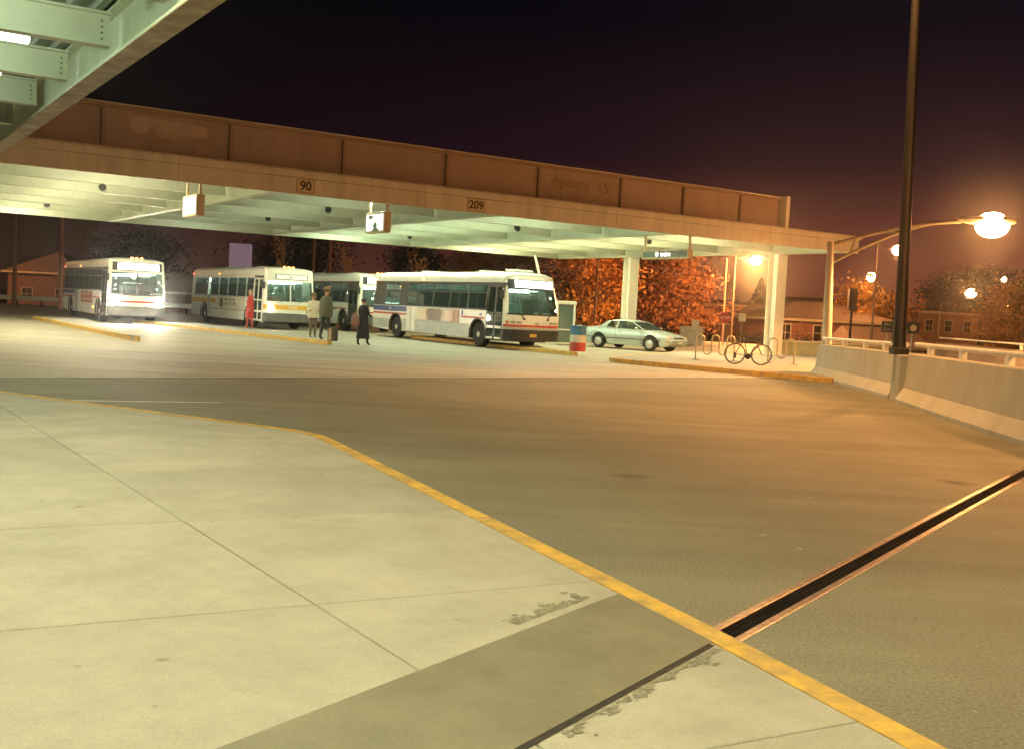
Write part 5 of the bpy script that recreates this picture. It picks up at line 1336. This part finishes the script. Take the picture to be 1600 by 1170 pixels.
YLW = leaf_mat('leaf_yellow', (.42, .22, .04), (.20, .10, .02)); GRN = leaf_mat('leaf_dark', (.014, .015, .009), (.007, .0075, .005))
def put(px, dep, z=-1.3): p = D(px, 500, dep); return (p.x, p.y, z)
tree('broad_tree', 'large orange autumn tree behind the rounded bus', put(765, 86), 8.6, 4.2, 11000, ORG, 1, .22)
tree('broad_tree', 'full orange autumn tree left of the farther white column', put(905, 82), 8.8, 4.6, 15000, ORG, 2, .22, trunk_h=.22)
tree('broad_tree', 'russet autumn tree overlapping the orange one behind the parked car', put(980, 88), 8.4, 3.6, 9000, ORG, 9, .22, trunk_h=.25)
tree('broad_tree', 'russet autumn tree between the two white columns', put(1052, 84), 7.6, 3.9, 10000, RST, 3, .21, trunk_h=.24)
tree('broad_tree', 'yellow lit tree behind the traffic signal', put(1345, 92), 6.4, 3.0, 6000, YLW, 4, .22, trunk_h=.25)
tree('broad_tree', 'yellow tree at the end of the long low building', put(1590, 104), 7.0, 4.4, 8000, YLW, 5, .26, trunk_h=.25)
tree('broad_tree', 'sparse reddish tree between the signal and the tall mast', put(1395, 98), 6.6, 2.8, 1800, RST, 6, .2, trunk_h=.3)
tree('broad_tree', 'dark round evergreen right of the tall mast', put(1490, 118), 8.6, 4.6, 16000, GRN, 7, .26, trunk_h=.12, clump=34)
tree('broad_tree', 'dark round tree behind the curved arm lamps', put(1540, 128), 9.2, 5.6, 16000, GRN, 8, .26, trunk_h=.14, clump=34)
tree('broad_tree', 'dark tree mass behind the white and yellow bus', put(455, 120), 10.5, 7.5, 15000, GRN, 12, .26, trunk_h=.2)
tree('broad_tree', 'dark tree behind the arriving bus roof', put(215, 128), 9.2, 6.5, 15000, GRN, 13, .26, trunk_h=.2)
tree('broad_tree', 'dark tree left of the large orange tree', put(655, 110), 8.2, 4.2, 10000, GRN, 14, .24, trunk_h=.2)
# conifers
def conifer(label, loc, H, rad, seed):
    rng = random.Random(seed); t = thing('conifer_tree', label, 'tree', loc); MB().tube([(0, 0, -.1), (0, 0, H*.5), (0, 0, H*.97)], [H*.022, H*.014, .01], 8).build('trunk', M('bark_%s' % str((.10, .075, .05)), (.10, .075, .05)), t)
    pts = []
    for i in range(5200):
        u = rng.random()**.75; z = H*(.08 + .92*u); ring = 1 - .25*((z*2.2) % 1); r_ = rad*(1-u)*ring*math.sqrt(rng.random())+.03; a = rng.uniform(0, 6.28); pts.append(Vector((r_*math.cos(a), r_*math.sin(a), z - r_*.25)))
    v, f = leaf_cards(rng, pts, .26, 0); me = bpy.data.meshes.new('crown'); me.from_pydata([tuple(p) for p in v], [], f); me.materials.append(GRN); o = bpy.data.objects.new('crown', me); COL.objects.link(o); o.parent = t; tag(o, kind='stuff')
conifer('dark pointed conifer beside the near white column', put(1186, 118), 7.6, 3.6, 31)
conifer('dark wide conifer behind the brick bungalow', put(1148, 124), 5.6, 3.0, 32)
# bare saplings lit by the bays
BARE = M('bare_bark', (.42, .26, .15), .85, var=.2, vscale=6)
def sapling(label, loc, H, seed):
    rng = random.Random(seed); t = thing('sapling', label, 'tree', loc); b = MB(); b.tube([(0, 0, -.1), (.03, 0, H*.4), (0, .03, H)], [.05, .035, .008], 6); b.build('trunk', BARE, t)
    b = MB(); tips = []
    for i in range(26):
        z = H*rng.uniform(.22, .9); a = rng.uniform(0, 6.28); l = H*.30*rng.uniform(.5, 1); e_ = Vector((math.cos(a)*l*.5, math.sin(a)*l*.5, z+l)); m_ = Vector((math.cos(a)*l*.32, math.sin(a)*l*.32, z+l*.4)); b.tube([(0, 0, z), m_, e_], [.022, .016, .006], 4); tips += [m_, e_]
        for q in range(2):
            a2 = a + rng.uniform(-1, 1); e2 = m_ + Vector((math.cos(a2)*l*.22, math.sin(a2)*l*.22, l*.35)); b.tube([m_, e2], [.012, .005], 3); tips.append(e2)
    tag(b.build('limbs', BARE, t), kind='stuff')
    v, f = leaf_cards(rng, [p + Vector((rng.gauss(0, .1), rng.gauss(0, .1), rng.gauss(0, .1))) for p in tips for q in range(3)], .09); me = bpy.data.meshes.new('leaves'); me.from_pydata([tuple(p) for p in v], [], f); me.materials.append(ORG); o = bpy.data.objects.new('leaves', me); COL.objects.link(o); o.parent = t; tag(o, kind='stuff')
sapling('bare sapling above the front of the yellow banded bus', put(440, 66, 0), 5.1, 41)
sapling('bare forked sapling above the bus behind the rounded one', put(534, 68, 0), 4.9, 42)
sapling('thin bare sapling above the middle of the rounded bus', put(648, 70, 0), 4.6, 43)

# ================================================================== HOUSES AND STREET THINGS
BRK = M('brick_red', (.30, .13, .085), .85, var=.15, vscale=6); BRK2 = M('brick_brown', (.22, .13, .09), .85, var=.15, vscale=5); ROOFM = M('shingle', (.24, .17, .135), .9, var=.2, vscale=5); ROOFD = M('shingle_dark', (.12, .09, .075), .9, var=.2, vscale=5)
TRIM = M('trim_cream', (.60, .50, .36), .6); DGL = M('dark_pane', (.03, .03, .03), .12, var=.1)
def house(label, loc, rz, w, d_, he, hr, wall, roofm, hip=True, wins=(), chimney=False, ov=.45, door=None, name='house', cat='house'):
    t = thing(name, label, cat, loc, rz)
    MB().box(-w/2, w/2, -d_/2, d_/2, 0, he).build('wall', wall, t)
    b = MB(); W_, D_ = w/2+ov, d_/2+ov; z0 = he-.05; rdg = max(.1, w/2 - (d_/2 if hip else -ov))
    base = [(-W_, -D_, z0), (W_, -D_, z0), (W_, D_, z0), (-W_, D_, z0)]
    b.add(base + [(-rdg, 0, he+hr), (rdg, 0, he+hr)], [(0, 1, 5, 4), (1, 2, 5), (2, 3, 4, 5), (3, 0, 4), (3, 2, 1, 0)]); ro = b.build('roof', roofm, t)
    b = MB()
    for x0, x1, y0, y1 in ((-W_-.03, W_+.03, -D_-.05, -D_+.04), (-W_-.05, -W_+.04, -D_+.05, D_), (W_-.04, W_+.05, -D_+.05, D_)): b.box(x0, x1, y0, y1, he-.22, he-.02)
    b.build('gutter', TRIM, ro)
    if chimney: MB().bbox(w*.2-.35, w*.2+.35, -.3, .3, he+hr*.4, he+hr+.8, .02).build('chimney', wall, ro)
    for x, z, ww, hh in wins:
        fo = MB().box(x-ww/2-.08, x+ww/2+.08, -d_/2-.06, -d_/2-.002, z-.08, z+hh+.08).build('window', TRIM, t)
        n_ = 2 if ww > .8 else 1
        for i in range(n_):
            x0 = x-ww/2 + ww*i/n_ + .03; x1 = x-ww/2 + ww*(i+1)/n_ - .03
            for z0_, z1_ in ((z, z+hh/2-.03), (z+hh/2+.03, z+hh)): MB().box(x0, x1, -d_/2-.075, -d_/2-.061, z0_, z1_).build('pane', DGL, fo)
    if door:
        do = MB().box(door-.5, door+.5, -d_/2-.05, -d_/2-.002, 0, 2.1).build('door', M('door_brown', (.13, .08, .05), .6), t); MB().lathe_s((door+.36, -d_/2-.08, 1.0), .05, 8, 4, (1, 1, 1)).build('handle', GALV, do)
    return t
def hp(px, dep, z=-1.3): p = D(px, 500, dep); return (p.x, p.y, z)
house('red brick bungalow with pale eaves behind the near white column', hp(1272, 92, -.75), R(8), 11.5, 8, 2.75, 1.5, BRK, ROOFM, True, ((-1.1, 1.0, 1.3, 1.2), (3.4, 1.2, 1.0, 1.0), (-4.2, .9, .9, 1.3)), door=1.2)
house('bungalow with gable garage left of the near white column', hp(1190, 100), R(-18), 8, 6, 2.6, 1.9, BRK2, ROOFM, True, ((2, 1.0, 1.2, 1.0),))
house('two storey brown brick house behind the stop sign', hp(1122, 108), R(10), 8.5, 8, 4.4, .5, BRK2, ROOFD, True, ((-2.6, 3.0, 1.1, 1.1), (2.0, 3.0, 1.1, 1.1), (-2.6, .9, 1.1, 1.2)), door=1)
house('long dark two storey apartment block behind the brick bungalow', hp(1300, 128), R(6), 24, 9, 4.4, 1.6, BRK2, ROOFD, True, tuple((-10+2.9*i, 2.6, 1.1, 1.1) for i in range(8)), name='apartment_block', cat='building')
house('flat brown apartment block right of the tall mast', hp(1437, 112), R(22), 8, 8, 4.8, .15, M('brick_orange', (.32, .17, .10), .85, var=.15), ROOFD, True, ((-2.5, 2.8, .9, 1.1), (0, 2.8, .9, 1.1), (2.5, 2.8, .9, 1.1), (-2.5, .5, .9, 1.1), (0, .5, .9, 1.1), (2.5, .5, .9, 1.1)), name='apartment_block', cat='building', ov=.15)
house('long low brick building behind the curved arm lamps', hp(1535, 116), R(20), 18, 7, 2.9, .4, M('brick_orange', (.32, .17, .10)), ROOFD, True, tuple((-8+2.3*i, .7, 1.0, 1.5) for i in range(8)), name='low_building', cat='building', ov=.5)
house('small gabled house at the far left with low roof', hp(92, 118), R(-8), 7.6, 7.4, 4.3, 2.4, BRK2, ROOFM, True, ((-1.5, 1.3, 1.2, 1.2), (2.4, 1.3, 1.2, 1.2)))
house('brick house peeking between the arriving bus and the yellow banded bus', hp(283, 112), R(-25), 7.5, 7, 2.9, 1.9, BRK2, ROOFM, False, ((-1, 1.2, 1.0, 1.1),))
house('small low roofed garage behind the barrier rail and traffic signal', hp(1372, 80), R(12), 5.0, 4.5, 1.6, 1.3, BRK, ROOFM, False, ((0, .5, .8, .7),), name='garage', cat='garage')
# lilac pylon
c = D(375, 430, 88); t = thing('pylon_sign', 'plain lilac rectangular pylon rising behind the yellow banded bus', 'pylon', (c.x, c.y, -1.3))
MB().bbox(-.82, .82, -.5, .5, 0, 7.1, .03).build('pylon_body', EM('pylon_face', (.34, .22, .30), .42), t); MB().bbox(-.95, .95, -.65, .65, 0, .3, .02).build('base', WALLC, t)
# poles
def pole(label, px, py_top, dep, r_, mat, z0=-1.3, name='utility_pole', cat='pole', extra=None):
    p = D(px, py_top, dep); t = thing(name, label, cat, (p.x, p.y, z0)); MB().tube([(0, 0, 0), (0, 0, p.z-z0)], [r_*1.25, r_*.8], 10).build('pole', mat, t, True)
    if extra == 'cross':
        MB().bbox(-1.1, 1.1, -.06, .06, p.z-z0-.9, p.z-z0-.76, .01).build('cross_arm', mat, t)
    MB().lathe([(r_*2, 0), (r_*2, .06), (r_*1.4, .1)], 10).build('base', mat, t)
    return t, p
WOOD = M('pole_wood', (.20, .12, .08), .9, var=.25, vscale=5)
pole('brown pole above the left house roof', 98, 300, 70, .13, M('pole_red', (.34, .16, .10), .8), name='utility_pole')
pole('dark pole at the far left behind the guard rail', 26, 300, 74, .13, WOOD)
pole('dark pole above the yellow banded bus front', 492, 330, 80, .16, WOOD)
pole('thin pole between the two bare saplings', 518, 340, 76, .09, M('pole_red', (.34, .16, .10)))
pole('thin dark pole among the orange leaves', 936, 380, 78, .08, WOOD)
pole('thin reddish pole right of the russet tree', 1136, 405, 76, .06, M('pole_red', (.34, .16, .10)))
# stop sign
t, p = pole('red stop sign on a thin pole behind the hoop racks', 1133, 488, 66, .035, GALV, name='stop_sign', cat='sign')
b = MB(); b.lathe([(.001, -.012), (.36, -.012), (.36, .012), (.001, .012)], 8, 'Y', (0, -.05, p.z+1.3-.36)); b.build('sign_board', M('sign_red', (.42, .02, .03), .4), t)
text('STOP', .24, WHITEP, t, Matrix.Translation((0, -.066, p.z+1.3-.36)) @ Matrix.Rotation(R(90), 4, 'X'))
for lab, px, py, dep, col in (('small pale sign plate on a post above the utility cabinet', 1087, 500, 64, (.5, .44, .32)), ('small pale sign plate above the bicycle saddle', 1160, 490, 66, (.55, .5, .36))):
    t, p = pole(lab, px, py, dep, .03, GALV, name='street_sign', cat='sign'); MB().bbox(-.22, .22, -.05, -.036, p.z+1.3-.5, p.z+1.3, .004).build('sign_board', M('sign_pale%d' % px, col, .5), t)
# traffic signal seen from behind
t, p = pole('dark traffic signal head on a pole beside the yellow lit tree', 1333, 452, 62, .07, DARKM, name='traffic_signal', cat='traffic signal')
MB().bbox(-.24, .24, -.18, .14, p.z+1.3-1.25, p.z+1.3+.02, .03).build('signal_head', BLACKP, t)
for i in range(3):
    b = MB(); b.lathe([(.11, 0), (.13, .16), (.12, .16), (.10, 0)], 12, 'Y', (0, .14, p.z+1.3-.2-i*.4)); b.build('visor', BLACKP, t)
# dark green direction sign beyond the barrier
c = D(1407, 512, 52); t = thing('direction_sign', 'dark green direction sign with round emblem, crossed by the tall mast', 'sign', (c.x, c.y, -1.3))
MB().bbox(-.92, .92, -.03, .03, c.z+1.3-.27, c.z+1.3+.27, .02).build('sign_board', M('sign_darkgreen', (.02, .035, .025), .4), t)
text('The', .20, TRIM, t, Matrix.Translation((-.66, -.034, c.z+1.3+.11)) @ Matrix.Rotation(R(90), 4, 'X')); text('Con', .20, TRIM, t, Matrix.Translation((-.66, -.034, c.z+1.3-.12)) @ Matrix.Rotation(R(90), 4, 'X')); text('ita', .20, TRIM, t, Matrix.Translation((.28, -.034, c.z+1.3-.13)) @ Matrix.Rotation(R(90), 4, 'X'))
b = MB(); b.lathe([(.07, -.004), (.16, -.004), (.16, .004), (.07, .004)], 20, 'Y', (.62, -.036, c.z+1.3)); b.build('emblem', TRIM, t)
for x in (-.6, .6): MB().tube([(x, .05, 0), (x, .05, c.z+1.3)], .04, 8).build('post', GALV, t)
# guard rail at the left
ga, gb = D(-60, 462, 78), D(330, 476, 78); t = thing('guard_rail', 'pale guard rail running behind the buses at the left', 'guard rail', (ga.x, ga.y, 0)); d_ = gb - ga; L_ = Vector((d_.x, d_.y, 0)).length
t.rotation_euler = (0, 0, math.atan2(d_.y, d_.x)); b = MB(); prof = [(0, .42), (-.05, .47), (-.05, .53), (0, .57), (0, .60), (-.05, .64), (-.05, .70), (0, .75)]
b.loft([[Vector((x, y, z)) for y, z in prof] for x in (0, L_)], cap=False, close=False); b.build('rail', RAILP, t)
for i in range(10): MB().bbox(-.06, .06, .02, .14, -.01, .70, .01).build('post', DARKM, t, loc=(.5 + i*L_/10.3, 0, 0))
# leaning white bar above the rounded bus
c = D(842, 416, 60); t = thing('leaning_pole', 'short white pole leaning under the canopy edge above the rounded bus', 'pole', (c.x+.9, c.y, 0)); MB().tube([(0, 0, 0), (-.9, 0, c.z-.3), (-1.15, 0, 4.66)], .07, 8).build('pole', WHITEP, t); MB().lathe([(.14, 0), (.14, .03), (.09, .05)], 10).build('base', WHITEP, t)
# low hedge shrubs before the houses
for i, (px, dep, lab) in enumerate(((1000, 80, 'dark hedge behind the parked car'), (1178, 86, 'dark rounded bush left of the near white column'), (1262, 84, 'dark rounded bush before the brick bungalow'), (725, 80, 'dark hedge behind the rounded bus windows'), (860, 80, 'dark hedge under the orange trees'))):
    rng = random.Random(60+i); t = thing('bush', lab, 'bush', put(px, dep)); w = (4.5, 1.6, 1.3, 3.5, 4.0)[i]
    b = MB()
    for q in range(6): b.tube([(rng.uniform(-w*.6, w*.6), 0, -.05), (rng.uniform(-w*.7, w*.7), rng.uniform(-.4, .4), 1.0)], [.03, .01], 4)
    tag(b.build('stems', M('bark_%s' % str((.10, .075, .05)), 0), t), kind='stuff')
    pts = [Vector((rng.gauss(0, .5)*w, rng.gauss(0, .45), abs(rng.gauss(.75, .45)))) for q in range(2200)]
    v, f = leaf_cards(rng, pts, .14); me = bpy.data.meshes.new('leaves'); me.from_pydata([tuple(p) for p in v], [], f); me.materials.append(GRN); o = bpy.data.objects.new('leaves', me); COL.objects.link(o); o.parent = t; tag(o, kind='stuff')

# ================================================================== HAZE ADDED FOR LAMP GLOW
hz = MB().box(-460, 460, -120, 710, -2.8, 14.5).build('glow_haze', None); tag(hz, kind='stuff')  # thin volume added to give lamps and headlights a halation glow
hm = bpy.data.materials.new('glow_haze_air'); hm.use_nodes = True; t_ = hm.node_tree; t_.nodes.clear(); o_ = t_.nodes.new('ShaderNodeOutputMaterial'); pv = t_.nodes.new('ShaderNodeVolumePrincipled')
pv.inputs['Color'].default_value = (.9, .9, .9, 1); pv.inputs['Density'].default_value = .0008; pv.inputs['Anisotropy'].default_value = .955
t_.links.new(pv.outputs[0], o_.inputs['Volume']); hz.data.materials.append(hm)
